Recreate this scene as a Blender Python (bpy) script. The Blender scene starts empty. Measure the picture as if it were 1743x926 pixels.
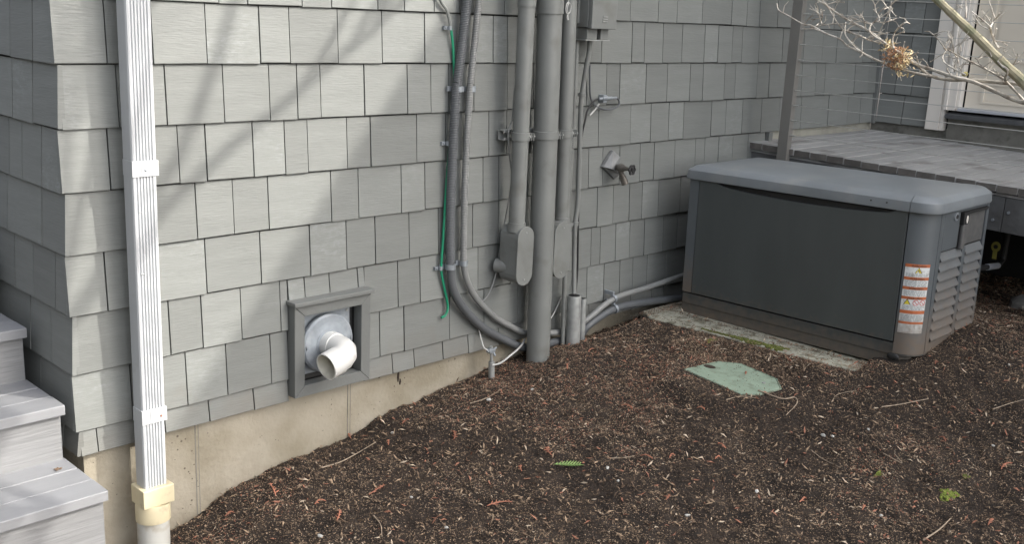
import bpy, bmesh, math, random
import numpy as np
from mathutils import Vector, Matrix, noise
random.seed(7)
SC = bpy.context.scene
COL = SC.collection
# ------------------------------------------------------------------ camera
FPX, PW, PH = 1774.4, 1743.0, 926.0
YAW, PIT, ROL = .80320, -.24520, .04780
CO = Vector((-1.25, -3.0704, 1.3475))
cy, sy, cp, sp, cr, sr = math.cos(YAW), math.sin(YAW), math.cos(PIT), math.sin(PIT), math.cos(ROL), math.sin(ROL)
_f = Vector((sy*cp, cy*cp, sp)); _r = Vector((cy, -sy, 0)); _u = _r.cross(_f)
CR = _r*cr + _u*sr; CU = -_r*sr + _u*cr; CF = _f
cam = bpy.data.objects.new('camera', bpy.data.cameras.new('camera')); COL.objects.link(cam)
cam.data.sensor_width = 36; cam.data.lens = 36*FPX/PW; cam.data.clip_start = .05; cam.data.clip_end = 400
cam.matrix_world = Matrix(((CR.x, CU.x, -CF.x, CO.x), (CR.y, CU.y, -CF.y, CO.y), (CR.z, CU.z, -CF.z, CO.z), (0, 0, 0, 1)))
SC.camera = cam
# ------------------------------------------------------------------ sky, sun, exposure
SUN_EL, SUN_AZ = math.radians(35.8), (.75, -1.0)
W = bpy.data.worlds.new('World'); SC.world = W; W.use_nodes = True
nt = W.node_tree; bg = nt.nodes['Background']
sky = nt.nodes.new('ShaderNodeTexSky'); sky.sky_type = 'NISHITA'; sky.sun_disc = False
sky.sun_elevation = SUN_EL; sky.sun_rotation = math.atan2(SUN_AZ[0], SUN_AZ[1]); sky.dust_density = 4.0; sky.air_density = 0.8
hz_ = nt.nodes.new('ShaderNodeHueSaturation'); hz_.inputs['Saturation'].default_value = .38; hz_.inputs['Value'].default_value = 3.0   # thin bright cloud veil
wm = nt.nodes.new('ShaderNodeMixRGB'); wm.blend_type = 'MULTIPLY'; wm.inputs[0].default_value = 1; wm.inputs[2].default_value = (1.02, 1.0, .97, 1)
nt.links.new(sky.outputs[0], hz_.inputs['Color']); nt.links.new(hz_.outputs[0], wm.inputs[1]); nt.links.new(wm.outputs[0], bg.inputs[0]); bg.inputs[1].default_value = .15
sd = bpy.data.lights.new('sun', 'SUN'); sd.energy = 3.0; sd.angle = math.radians(.5); sd.color = (1, .95, .87)
so = bpy.data.objects.new('sun', sd); COL.objects.link(so)
sdir = Vector((SUN_AZ[0], SUN_AZ[1], 0)).normalized()*math.cos(SUN_EL) + Vector((0, 0, math.sin(SUN_EL)))
so.rotation_euler = sdir.to_track_quat('Z', 'Y').to_euler(); so.location = (6, -6, 9)
SC.view_settings.view_transform = 'Standard'; SC.view_settings.look = 'None'
SC.view_settings.exposure = 0.54; SC.view_settings.gamma = 1

def at(px, py, ax, val):
    """point of the place seen at photo pixel (px,py) on the plane axis=val"""
    d = CR*((px-871.5)/FPX) - CU*((py-463)/FPX) + CF
    return CO + d*((val-CO[ax])/d[ax])
def Y(px, py, y): return at(px, py, 1, y)
def X(px, py, x): return at(px, py, 0, x)

# ------------------------------------------------------------------ materials
def mat(name, col, rough=.6, var=.12, nscale=8, bump=.0, bscale=60, metal=0., col2=None, c2scale=5, c2lo=.5, c2hi=.65, stretch=None, spec=.5, objvar=0., detail=6, coat=0.):
    m = bpy.data.materials.new(name); m.use_nodes = True; n = m.node_tree.nodes; l = m.node_tree.links
    b = n['Principled BSDF']; b.inputs['Roughness'].default_value = rough; b.inputs['Metallic'].default_value = metal
    b.inputs['Specular IOR Level'].default_value = spec
    if coat: b.inputs['Coat Weight'].default_value = coat; b.inputs['Coat Roughness'].default_value = .25
    g = n.new('ShaderNodeNewGeometry')
    mp = n.new('ShaderNodeMapping'); l.new(g.outputs['Position'], mp.inputs['Vector'])
    if stretch: mp.inputs['Scale'].default_value = stretch
    t = n.new('ShaderNodeTexNoise'); t.inputs['Scale'].default_value = nscale; t.inputs['Detail'].default_value = detail; l.new(mp.outputs[0], t.inputs['Vector'])
    r = n.new('ShaderNodeMapRange'); r.inputs['From Min'].default_value = .3; r.inputs['From Max'].default_value = .7
    r.inputs['To Min'].default_value = 1-var; r.inputs['To Max'].default_value = 1+var; l.new(t.outputs[0], r.inputs[0])
    src = None
    rgb = n.new('ShaderNodeRGB'); rgb.outputs[0].default_value = (*col, 1); src = rgb.outputs[0]
    if col2:
        t2 = n.new('ShaderNodeTexNoise'); t2.inputs['Scale'].default_value = c2scale; t2.inputs['Detail'].default_value = 8; l.new(g.outputs['Position'], t2.inputs['Vector'])
        r2 = n.new('ShaderNodeMapRange'); r2.inputs['From Min'].default_value = c2lo; r2.inputs['From Max'].default_value = c2hi; l.new(t2.outputs[0], r2.inputs[0])
        mx = n.new('ShaderNodeMixRGB'); l.new(r2.outputs[0], mx.inputs[0]); l.new(src, mx.inputs[1]); mx.inputs[2].default_value = (*col2, 1); src = mx.outputs[0]
    fac = r.outputs[0]
    if objvar:
        oi = n.new('ShaderNodeObjectInfo'); ro = n.new('ShaderNodeMapRange'); l.new(oi.outputs['Random'], ro.inputs[0])
        ro.inputs['To Min'].default_value = 1-objvar; ro.inputs['To Max'].default_value = 1+objvar
        mu = n.new('ShaderNodeMath'); mu.operation = 'MULTIPLY'; l.new(fac, mu.inputs[0]); l.new(ro.outputs[0], mu.inputs[1]); fac = mu.outputs[0]
    vm = n.new('ShaderNodeVectorMath'); vm.operation = 'SCALE'; l.new(src, vm.inputs[0]); l.new(fac, vm.inputs['Scale'])
    l.new(vm.outputs[0], b.inputs['Base Color'])
    if bump:
        tb = n.new('ShaderNodeTexNoise'); tb.inputs['Scale'].default_value = bscale; tb.inputs['Detail'].default_value = 4; l.new(mp.outputs[0], tb.inputs['Vector'])
        bu = n.new('ShaderNodeBump'); bu.inputs['Strength'].default_value = bump; bu.inputs['Distance'].default_value = .01
        l.new(tb.outputs[0], bu.inputs['Height']); l.new(bu.outputs[0], b.inputs['Normal'])
    m['out'] = 1
    return m
def add_dirt(m, col, z0, z1, scale=14, amount=1.):
    """mud splash and dust that clings to the foot of a thing (a stain, thinner upward)"""
    n = m.node_tree.nodes; l = m.node_tree.links; b = n['Principled BSDF']
    src = b.inputs['Base Color'].links[0].from_socket
    g = n.new('ShaderNodeNewGeometry'); s = n.new('ShaderNodeSeparateXYZ'); l.new(g.outputs['Position'], s.inputs[0])
    r = n.new('ShaderNodeMapRange'); r.inputs['From Min'].default_value = z0; r.inputs['From Max'].default_value = z1
    r.inputs['To Min'].default_value = .75*amount; r.inputs['To Max'].default_value = -.25; l.new(s.outputs[2], r.inputs[0])
    t = n.new('ShaderNodeTexNoise'); t.inputs['Scale'].default_value = scale; t.inputs['Detail'].default_value = 9; l.new(g.outputs['Position'], t.inputs['Vector'])
    a = n.new('ShaderNodeMath'); a.operation = 'MULTIPLY_ADD'; l.new(t.outputs[0], a.inputs[0]); a.inputs[1].default_value = .9; a.inputs[2].default_value = -.38
    a2 = n.new('ShaderNodeMath'); a2.operation = 'ADD'; a2.use_clamp = True; l.new(a.outputs[0], a2.inputs[0]); l.new(r.outputs[0], a2.inputs[1])
    mx = n.new('ShaderNodeMixRGB'); l.new(a2.outputs[0], mx.inputs[0]); l.new(src, mx.inputs[1]); mx.inputs[2].default_value = (*col, 1)
    l.new(mx.outputs[0], b.inputs['Base Color'])

def pits(m):
    n = m.node_tree.nodes; l = m.node_tree.links; b = n['Principled BSDF']; src = b.inputs['Base Color'].links[0].from_socket
    g = n.new('ShaderNodeNewGeometry'); v = n.new('ShaderNodeTexVoronoi'); v.inputs['Scale'].default_value = 48; l.new(g.outputs['Position'], v.inputs['Vector'])
    t = n.new('ShaderNodeTexNoise'); t.inputs['Scale'].default_value = 9; l.new(g.outputs['Position'], t.inputs['Vector'])
    a = n.new('ShaderNodeMapRange'); l.new(t.outputs[0], a.inputs[0]); a.inputs['From Min'].default_value = .5; a.inputs['From Max'].default_value = .75; a.inputs['To Min'].default_value = .03; a.inputs['To Max'].default_value = .24
    c = n.new('ShaderNodeMath'); c.operation = 'LESS_THAN'; l.new(v.outputs['Distance'], c.inputs[0]); l.new(a.outputs[0], c.inputs[1])
    mx = n.new('ShaderNodeMixRGB'); l.new(c.outputs[0], mx.inputs[0]); l.new(src, mx.inputs[1]); mx.inputs[2].default_value = (.12, .10, .075, 1); l.new(mx.outputs[0], b.inputs['Base Color'])
PAINT = (.184, .193, .184)
def shingle_mat():
    m = mat('shingle_paint', PAINT, rough=.62, var=.06, nscale=3.2, bump=.14, bscale=22, stretch=(1, 1, 9), objvar=.11)
    n = m.node_tree.nodes; l = m.node_tree.links; b = n['Principled BSDF']
    src = b.inputs['Base Color'].links[0].from_socket
    # chalky wear on some shingles: fine speckle, gated by the shingle's own random number
    g = n.new('ShaderNodeNewGeometry'); mp = n.new('ShaderNodeMapping'); mp.inputs['Scale'].default_value = (1, 1, 2.5); l.new(g.outputs['Position'], mp.inputs[0])
    t = n.new('ShaderNodeTexNoise'); t.inputs['Scale'].default_value = 26; t.inputs['Detail'].default_value = 12; t.inputs['Roughness'].default_value = .75; l.new(mp.outputs[0], t.inputs[0])
    t2 = n.new('ShaderNodeTexNoise'); t2.inputs['Scale'].default_value = 4.5; t2.inputs['Detail'].default_value = 3; l.new(g.outputs['Position'], t2.inputs[0])
    oi = n.new('ShaderNodeObjectInfo')
    gate = n.new('ShaderNodeMapRange'); l.new(oi.outputs['Random'], gate.inputs[0]); gate.inputs['From Min'].default_value = .80; gate.inputs['From Max'].default_value = .93
    r1 = n.new('ShaderNodeMapRange'); l.new(t.outputs[0], r1.inputs[0]); r1.inputs['From Min'].default_value = .47; r1.inputs['From Max'].default_value = .62
    r2 = n.new('ShaderNodeMapRange'); l.new(t2.outputs[0], r2.inputs[0]); r2.inputs['From Min'].default_value = .42; r2.inputs['From Max'].default_value = .6
    a = n.new('ShaderNodeMath'); a.operation = 'MULTIPLY'; l.new(r1.outputs[0], a.inputs[0]); l.new(gate.outputs[0], a.inputs[1])
    a2 = n.new('ShaderNodeMath'); a2.operation = 'MULTIPLY'; l.new(a.outputs[0], a2.inputs[0]); l.new(r2.outputs[0], a2.inputs[1])
    a3 = n.new('ShaderNodeMath'); a3.operation = 'MULTIPLY'; l.new(a2.outputs[0], a3.inputs[0]); a3.inputs[1].default_value = .55
    mx = n.new('ShaderNodeMixRGB'); l.new(a3.outputs[0], mx.inputs[0]); l.new(src, mx.inputs[1]); mx.inputs[2].default_value = (.29, .31, .305, 1)
    # fine horizontal saw lines in the colour
    mp2 = n.new('ShaderNodeMapping'); mp2.inputs['Scale'].default_value = (5, 5, 150); l.new(g.outputs['Position'], mp2.inputs[0])
    t3 = n.new('ShaderNodeTexNoise'); t3.inputs['Scale'].default_value = 1.6; t3.inputs['Detail'].default_value = 5; l.new(mp2.outputs[0], t3.inputs[0])
    r3 = n.new('ShaderNodeMapRange'); l.new(t3.outputs[0], r3.inputs[0]); r3.inputs['From Min'].default_value = .3; r3.inputs['From Max'].default_value = .7; r3.inputs['To Min'].default_value = .95; r3.inputs['To Max'].default_value = 1.04
    vm = n.new('ShaderNodeVectorMath'); vm.operation = 'SCALE'; l.new(mx.outputs[0], vm.inputs[0]); l.new(r3.outputs[0], vm.inputs['Scale'])
    l.new(vm.outputs[0], b.inputs['Base Color'])
    return m
M = {}
M['shingle'] = shingle_mat()
add_dirt(M['shingle'], (.15, .13, .105), -.14, .16, 9, .35)
M['trim'] = mat('trim_paint', (.150, .157, .152), .5, .06, 5, .12, 60)
M['pipe'] = mat('pipe_paint', (.195, .203, .194), .42, .09, 6, .04, 90, col2=(.15, .15, .138), c2scale=9, c2lo=.55, c2hi=.75)
M['backing'] = mat('dark_felt', (.018, .018, .018), .9)
M['wallfar'] = mat('plain_siding', (.28, .29, .27), .7)
M['roof'] = mat('roof_shingle', (.07, .07, .07), .9, .3, 20)
M['vinyl'] = mat('white_vinyl', (.47, .485, .50), .35, .03, 5, col2=(.40, .41, .405), c2scale=18, c2lo=.6, c2hi=.8)
M['cream'] = mat('cream_plastic', (.60, .53, .36), .5, .08, 8, .03, 60, col2=(.46, .40, .28), c2scale=22, c2lo=.58, c2hi=.75)
M['drain'] = mat('drain_plastic', (.50, .50, .47), .55, .07, 12, .05, 80, col2=(.36, .32, .25), c2scale=16, c2lo=.55, c2hi=.72)
M['pvc'] = mat('white_pvc', (.62, .62, .60), .3, .02, 8, col2=(.48, .48, .45), c2scale=14, c2lo=.62, c2hi=.82)
M['pvc_in'] = mat('pvc_inside_grime', (.60, .58, .50), .6, .2, 15)
M['galv'] = mat('galvanised_steel', (.33, .36, .39), .45, .16, 26, .05, 90, metal=.5)
M['galv_dull'] = mat('weathered_zinc', (.36, .37, .36), .5, .18, 25, .08, 70, metal=.35)
M['zinc'] = mat('dull_zinc_sheet', (.27, .30, .33), .55, .14, 30, .05, 50, metal=.15, col2=(.36, .39, .42), c2scale=12, c2lo=.5, c2hi=.7)
M['black'] = mat('black_rubber_and_shade', (.02, .02, .02), .6)  # rubber black, also used as painted shade under the deck
M['darkcond'] = mat('dark_grey_conduit', (.105, .112, .118), .42, .08, 8)
M['greycond'] = mat('mid_grey_conduit', (.22, .225, .22), .42, .08, 8)
M['greenwire'] = mat('green_insulation', (.012, .235, .125), .35, .06, 10)
M['wire'] = mat('grey_cable', (.09, .09, .09), .5)
M['lightwire'] = mat('pale_bare_wire', (.50, .50, .48), .4, .1, 30)
M['genpanel'] = mat('dark_green_grey_steel', (.066, .074, .074), .38, .09, 4, .01, 200, stretch=(1, 2, .5))
M['genbase'] = mat('grey_steel_base', (.055, .06, .06), .55, .12, 10)
M['gencap'] = mat('charcoal_plastic', (.10, .112, .12), .38, .07, 8, .02, 200)
M['genlid'] = mat('blue_grey_lid', (.205, .225, .24), .34, .10, 4, .015, 200, col2=(.26, .27, .27), c2scale=6, c2lo=.5, c2hi=.75)
M['louver'] = mat('dusty_louver_plastic', (.135, .145, .15), .5, .08, 12, .03, 120)
M['recess'] = mat('dark_recessed_panel', (.10, .10, .098), .6, .18, 30)
for k, a, z0, z1 in (('genpanel', .42, -.03, .12), ('genbase', .6, -.06, .10), ('gencap', 1., -.02, .30), ('louver', 1., -.1, .55)):
    add_dirt(M[k], (.17, .128, .092), z0, z1, 34, a)
M['sticker'] = mat('sticker_white', (.62, .64, .63), .5, .05, 30, col2=(.3, .28, .25), c2scale=60, c2lo=.55, c2hi=.75)
add_dirt(M["sticker"], (.17, .13, .095), .06, .26, 50, 1.1)
M['orange'] = mat('sticker_orange', (.42, .12, .045), .5, .1, 40)
add_dirt(M['orange'], (.14, .10, .075), .05, .2, 60, .9)
M['yellow'] = mat('sticker_yellow', (.62, .52, .04), .5, .1, 40)
M['ink'] = mat('ink_black', (.03, .03, .03), .6)
M['inkgrey'] = mat('ink_fine_print', (.25, .27, .28), .6)
M['red'] = mat('ink_red', (.5, .12, .12), .5)
M['concrete'] = mat('foundation_concrete', (.37, .335, .268), .88, .18, 4, .35, 55, col2=(.22, .195, .145), c2scale=4, c2lo=.42, c2hi=.64)
M['pad'] = mat('mossy_concrete', (.42, .41, .33), .9, .16, 30, .5, 70, col2=(.24, .23, .17), c2scale=24, c2lo=.5, c2hi=.6)
M['curb'] = mat('dark_old_concrete', (.19, .185, .165), .9, .22, 9, .4, 60, col2=(.10, .10, .085), c2scale=10)  # the old concrete's own dark grey
M['curbpale'] = mat('pale_concrete_band', (.36, .35, .30), .9, .2, 9, .3, 60)
M['board'] = mat('worn_deck_paint', (.36, .358, .352), .5, .12, 7, .15, 60, stretch=(.4, 1, 1), col2=(.23, .22, .212), c2scale=5.5, c2lo=.55, c2hi=.66, objvar=.07)
M['boardend'] = mat('shade_dark_board_ends', (.125, .115, .105), .9, .25, 20, .3, 60, objvar=.25)  # shade on the deck edge put into the colour of the board ends
M['fascia'] = mat('weathered_fascia', (.115, .118, .12), .7, .15, 5, .3, 40, col2=(.085, .085, .085), c2scale=6)
M['stair'] = mat('stair_grey_paint', (.225, .23, .24), .5, .05, 4, .10, 12, stretch=(.6, 6, 6), objvar=.04, col2=(.235, .24, .255), c2scale=5)
M['riser'] = mat('riser_grey_paint', (.205, .208, .212), .55, .07, 3, .3, 16, stretch=(.35, 1, 6), objvar=.04)
M['postm'] = mat('bronze_grey_post', (.19, .183, .168), .42, .07, 6)
M['steelwire'] = mat('stainless_cable', (.5, .5, .48), .35, .05, 30, metal=.5)
M['casing'] = mat('offwhite_trim', (.74, .70, .64), .5, .03, 6)
M['door'] = mat('cream_door_paint', (.70, .64, .54), .45, .03, 4)
M['alu'] = mat('aluminium_sill', (.62, .65, .70), .3, .05, 12, metal=.4)
M['threshold'] = mat('dark_threshold', (.075, .078, .082), .6, .15, 20)
M['soil'] = mat('dark_soil', (.024, .017, .0125), .95, .4, 14, 1.0, 160, col2=(.045, .032, .023), c2scale=9, c2lo=.45, c2hi=.7)
M['chipA'] = mat('mulch_dark', (.040, .027, .019), .9, .3, 40)
M['chipB'] = mat('mulch_brown', (.125, .083, .054), .85, .3, 40)
M['chipC'] = mat('mulch_tan', (.30, .215, .142), .8, .25, 40)
M['chipD'] = mat('mulch_pale', (.46, .375, .28), .75, .2, 40)
M['chipE'] = mat('mulch_red', (.30, .135, .085), .8, .25, 40)
M['sprig'] = mat('dry_cedar_orange', (.33, .135, .082), .75, .25, 60, objvar=.3)
M['twig'] = mat('bare_twig', (.34, .27, .20), .8, .25, 60)
M['bark'] = mat('smooth_bark', (.30, .27, .18), .7, .16, 40, .25, 60, col2=(.20, .20, .12), c2scale=30)
M['twigbark'] = mat('pale_twig_bark', (.46, .43, .375), .75, .3, 60, .3, 90, col2=(.24, .20, .16), c2scale=45, c2lo=.48, c2hi=.66)
M['bud'] = mat('yellow_lichen', (.34, .30, .12), .9, .2, 80)
M['nest'] = mat('dry_leaf_russet', (.44, .26, .15), .8, .3, 120)
M['nest2'] = mat('dry_leaf_straw', (.66, .54, .33), .8, .25, 120)
M['pebble'] = mat('pale_pebble', (.50, .49, .46), .7, .15, 60, objvar=.2)
M['hatch'] = mat('faded_green_plastic', (.28, .36, .275), .7, .09, 20, .1, 90, col2=(.22, .27, .20), c2scale=22, c2lo=.55, c2hi=.68)
M['moss'] = mat('moss_green', (.16, .20, .035), .95, .35, 90, .5, 200)
M['mossdark'] = mat('olive_moss', (.13, .15, .035), .95, .35, 90, .5, 200)
M['fern'] = mat('fresh_frond_green', (.20, .31, .10), .6, .15, 60)
M['stone'] = mat('grey_stone', (.22, .21, .19), .9, .2, 30, .5, 60)
M['brass'] = mat('brass_valve', (.20, .185, .165), .38, .2, 40, .05, 80, metal=.7)
M['tag'] = mat('yellow_tag', (.30, .27, .06), .6)
M['bluecap'] = mat('grey_blue_stone', (.22, .25, .27), .7, .1, 60)

pits(M['concrete']); add_dirt(M['concrete'], (.12, .09, .065), -.55, -.22, 12, .38)
add_dirt(M['drain'], (.2, .17, .13), -.6, -.25, 10, .5)
# ------------------------------------------------------------------ mesh builder
class MB:
    def __init__(s): s.v = []; s.f = []; s.m = []; s.cur = 0; s.sm = []
    def add(s, vs, fs, smooth=False):
        o = len(s.v); s.v += [tuple(p) for p in vs]
        for f in fs: s.f.append(tuple(i+o for i in f)); s.m.append(s.cur); s.sm.append(smooth)
    def box(s, x0, x1, y0, y1, z0, z1):
        s.add([(x0,y0,z0),(x1,y0,z0),(x1,y1,z0),(x0,y1,z0),(x0,y0,z1),(x1,y0,z1),(x1,y1,z1),(x0,y1,z1)],
              [(0,3,2,1),(4,5,6,7),(0,1,5,4),(1,2,6,5),(2,3,7,6),(3,0,4,7)])
    def tube(s, pts, rad, n=10, cap=True, smooth=True):
        pts = [Vector(p) for p in pts]; N = len(pts)
        if not hasattr(rad, '__len__'): rad = [rad]*N
        T = [(pts[min(i+1, N-1)]-pts[max(i-1, 0)]).normalized() for i in range(N)]
        a = Vector((0, 0, 1)) if abs(T[0].z) < .9 else Vector((1, 0, 0))
        u = T[0].cross(a).normalized(); vs = []; fs = []
        for i in range(N):
            if i: u = (u - T[i]*u.dot(T[i])).normalized()
            w = T[i].cross(u)
            for k in range(n):
                an = 2*math.pi*k/n; vs.append(pts[i] + (u*math.cos(an) + w*math.sin(an))*rad[i])
        for i in range(N-1):
            for k in range(n):
                k2 = (k+1) % n; fs.append((i*n+k, i*n+k2, (i+1)*n+k2, (i+1)*n+k))
        s.add(vs, fs, smooth)
        if cap:
            s.add(vs[:n], [tuple(range(n))[::-1]]); s.add(vs[-n:], [tuple(range(n))])
    def prism(s, outline, d, close=True):
        """outline: list of 3D points; d: extrusion vector"""
        n = len(outline); o = [Vector(p) for p in outline]; d = Vector(d); v2 = [p+d for p in o]
        s.add(o+v2, [tuple(range(n))[::-1], tuple(range(n, 2*n))] + [(i, (i+1) % n, (i+1) % n+n, i+n) for i in range(n)])
    def ball(s, c, r, n=8, k=6, sc=(1,1,1), jit=0.):
        c = Vector(c); vs = [c+Vector((0,0,r*sc[2]))]; fs = []
        for i in range(1, k):
            t = math.pi*i/k
            for j in range(n):
                a = 2*math.pi*j/n; q = 1+random.uniform(-jit, jit)
                vs.append(c+Vector((r*sc[0]*math.sin(t)*math.cos(a)*q, r*sc[1]*math.sin(t)*math.sin(a)*q, r*sc[2]*math.cos(t)*q)))
        vs.append(c-Vector((0,0,r*sc[2])))
        for j in range(n): fs.append((0, 1+j, 1+(j+1) % n)); fs.append((len(vs)-1, 1+(k-2)*n+(j+1) % n, 1+(k-2)*n+j))
        for i in range(k-2):
            for j in range(n): fs.append((1+i*n+j, 1+(i+1)*n+j, 1+(i+1)*n+(j+1) % n, 1+i*n+(j+1) % n))
        s.add(vs, fs, True)
    def build(s, name, mats, parent=None, bevel=0, seg=2):
        me = bpy.data.meshes.new(name); me.from_pydata(s.v, [], s.f)
        if not isinstance(mats, (list, tuple)): mats = [mats]
        for m in mats: me.materials.append(m)
        me.polygons.foreach_set('material_index', s.m); me.polygons.foreach_set('use_smooth', s.sm)
        bm = bmesh.new(); bm.from_mesh(me); bmesh.ops.recalc_face_normals(bm, faces=bm.faces)
        if bevel:
            ed = [e for e in bm.edges if len(e.link_faces) == 2 and e.calc_face_angle(0) > .5]
            bmesh.ops.bevel(bm, geom=ed, offset=bevel, segments=seg, profile=.5, affect='EDGES', clamp_overlap=True)
        bm.to_mesh(me); bm.free(); me.update()
        if any(s.sm): me.set_sharp_from_angle(angle=math.radians(32))
        o = bpy.data.objects.new(name, me); COL.objects.link(o)
        if parent: o.parent = parent
        return o
def tag(o, label=None, cat=None, group=None, kind=None):
    if label: o['label'] = label
    if cat: o['category'] = cat
    if group: o['group'] = group
    if kind: o['kind'] = kind
    return o
def empty(name, label, cat, loc=(0,0,0), group=None):
    o = bpy.data.objects.new(name, None); COL.objects.link(o); o.location = loc; o.empty_display_size = .1
    return tag(o, label, cat, group)
def at_parent(o, parent):
    """keep world coordinates for a mesh authored in world space under a moved empty"""
    o.parent = parent; o.matrix_parent_inverse = Matrix.Translation(parent.location).inverted(); return o
class Thing:
    def __init__(s, name, label, cat, loc=(0,0,0), group=None): s.e = empty(name, label, cat, loc, group)
    def part(s, mb, name, m, bevel=0, parent=None, label=None, kind=None, seg=2):
        o = mb.build(name, m, None, bevel, seg)
        if parent is None: at_parent(o, s.e)
        else: o.parent = parent; o.matrix_parent_inverse = Matrix.Translation(s.e.location).inverted() if False else Matrix.Identity(4)
        if label: o['label'] = label
        if kind: o['kind'] = kind
        return o
def smooth_path(pts, sub=6):
    pts = [Vector(p) for p in pts]; P = [pts[0]*2-pts[1]] + pts + [pts[-1]*2-pts[-2]]; out = []
    for i in range(1, len(P)-2):
        for k in range(sub):
            t = k/sub; a, b, c, d = P[i-1], P[i], P[i+1], P[i+2]
            out.append(.5*((2*b) + (c-a)*t + (2*a-5*b+4*c-d)*t*t + (3*b-a-3*c+d)*t**3))
    out.append(pts[-1]); return out

# ------------------------------------------------------------------ ground
CP = np.array([(-.8,.3,-.62),(-.3,-.3,-.62),(.29,.05,-.455),(.65,.05,-.365),(1.1,.05,-.30),(1.4,.05,-.26),(1.84,.05,-.19),(2.5,.05,-.175),(2.9,.05,-.165),(3.6,.05,-.12),
    (2.03,-.1,-.145),(2.26,-.1,-.125),(2.7,-.25,-.088),(2.73,-.7,-.082),(2.78,-1.15,-.072),(3.0,-1.47,-.02),(3.15,-1.46,.015),(3.35,-1.45,.045),(3.62,-1.42,.06),(2.5,-.8,-.112),(2.45,-.6,-.115),(2.5,-1.0,-.115),(2.2,-.5,-.15),
    (4.3,-1.3,.0),(4.5,-.3,0),(5.2,-.2,.0),(5.2,-2,.0),(2.3,-2.1,-.2),(1.2,-1.3,-.27),(.6,-.7,-.38),(.3,-.5,-.43),(0,-1.2,-.5),(-1,-2,-.7),(3.5,-2.5,-.07),(5,-4,0),(1,-3,-.45),(0,-5,-.6),(-5,-2,-.8),(-4,3,-.8),(6,-8,-.2),(-6,-8,-.8)], float)
_n = len(CP)
def _k(d2): return np.where(d2 > 1e-12, .5*d2*np.log(d2+1e-12), 0)
_K = _k(((CP[:,None,:2]-CP[None,:,:2])**2).sum(-1)) + np.eye(_n)*.02
_P = np.c_[np.ones(_n), CP[:,:2]]
_A = np.block([[_K, _P], [_P.T, np.zeros((3,3))]])
_w = np.linalg.solve(_A, np.r_[CP[:,2], 0, 0, 0])
def Gn(xs, ys):
    xs = np.asarray(xs, float); ys = np.asarray(ys, float)
    cx = np.clip(xs, -7, 7); cyy = np.clip(ys, -9, 4)
    d2 = (cx[...,None]-CP[:,0])**2 + (cyy[...,None]-CP[:,1])**2
    return _k(d2)@_w[:_n] + _w[_n] + _w[_n+1]*cx + _w[_n+2]*cyy
rng = np.random.default_rng(5)
def vnoise(x, y, sc, seed):
    r = np.random.default_rng(seed).random((256, 256)); x = x*sc; y = y*sc
    i = np.floor(x).astype(int); j = np.floor(y).astype(int); fx = x-i; fy = y-j
    fx = fx*fx*(3-2*fx); fy = fy*fy*(3-2*fy); g = lambda a, b: r[a % 256, b % 256]
    return (g(i,j)*(1-fx)+g(i+1,j)*fx)*(1-fy) + (g(i,j+1)*(1-fx)+g(i+1,j+1)*fx)*fy - .5
def relief(x, y):
    return .035*vnoise(x,y,3,1) + .022*vnoise(x,y,9,2) + .013*vnoise(x,y,28,3) + .008*vnoise(x,y,70,4)
def pad_mask(x, y):
    # the bed lies flat beside the pad and the green lid
    d = np.maximum(np.maximum(2.62-x, x-3.8), np.maximum(-1.5-y, y+.1)); a = np.clip(d/.1, 0, 1)
    d2 = np.sqrt(((x-2.53)/1.)**2+((y+.8)/1.4)**2); b = np.clip((d2-.2)/.08, 0, 1)
    return np.minimum(a, b)*.8+.2
HZ = -.108
LC = at(1248, 643, 2, HZ)          # middle of the green valve lid
def ground_z(x, y):
    x = np.asarray(x, float); y = np.asarray(y, float); g = Gn(x, y) + relief(x, y)*pad_mask(x, y)
    xe = 2.735-.0735*(y+.16)          # the bed is raked level with the left edge of the pad
    w = np.clip((.26-np.abs(x-xe+.03))/.20, 0, 1)*np.clip((1.24+y)/.08, 0, 1)*np.clip((-.10-y)/.05, 0, 1); w = np.where((x > xe+.0) & (y < -.12) & (y > -1.2) & (x < 3.6), 1., w)
    g = g*(1-w) + (-.0775+relief(x, y)*.12)*w
    d = np.sqrt(((x-LC[0])/.30)**2+((y-LC[1])/.34)**2); w = np.clip((1.25-d)/.45, 0, 1); w = w*w*(3-2*w); w = np.where(x > xe+.01, 0, w)
    return g*(1-w) + (HZ-.004+relief(x, y)*.12)*w
def gz(x, y): return float(ground_z(np.array([x]), np.array([y]))[0])
fx = np.arange(.0, 4.95, .0125); fy = np.arange(-2.45, .06, .0125)
gx = np.r_[-200, -60, -20, np.arange(-8, 0, .25), fx, np.arange(5.0, 8, .25), 20, 60, 200]
gy = np.r_[-200, -60, -20, np.arange(-9, -2.5, .25), fy, np.arange(.25, 4, .25), 20, 60, 200]
XX, YY = np.meshgrid(gx, gy, indexing='ij'); ZZ = ground_z(XX.ravel(), YY.ravel()).reshape(XX.shape)
nx, ny = XX.shape
vid = np.arange(nx*ny).reshape(nx, ny)
q = np.stack([vid[:-1,:-1], vid[1:,:-1], vid[1:,1:], vid[:-1,1:]], -1).reshape(-1, 4)
me = bpy.data.meshes.new('ground'); me.vertices.add(nx*ny); me.vertices.foreach_set('co', np.stack([XX,YY,ZZ],-1).ravel())
me.loops.add(q.size); me.loops.foreach_set('vertex_index', q.ravel()); me.polygons.add(len(q))
me.polygons.foreach_set('loop_start', np.arange(0, q.size, 4)); me.polygons.foreach_set('loop_total', np.full(len(q), 4)); me.update(calc_edges=True)
me.polygons.foreach_set('use_smooth', np.ones(len(q), bool)); me.materials.append(M['soil'])
gnd = bpy.data.objects.new('ground', me); COL.objects.link(gnd); tag(gnd, kind='structure')

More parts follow.
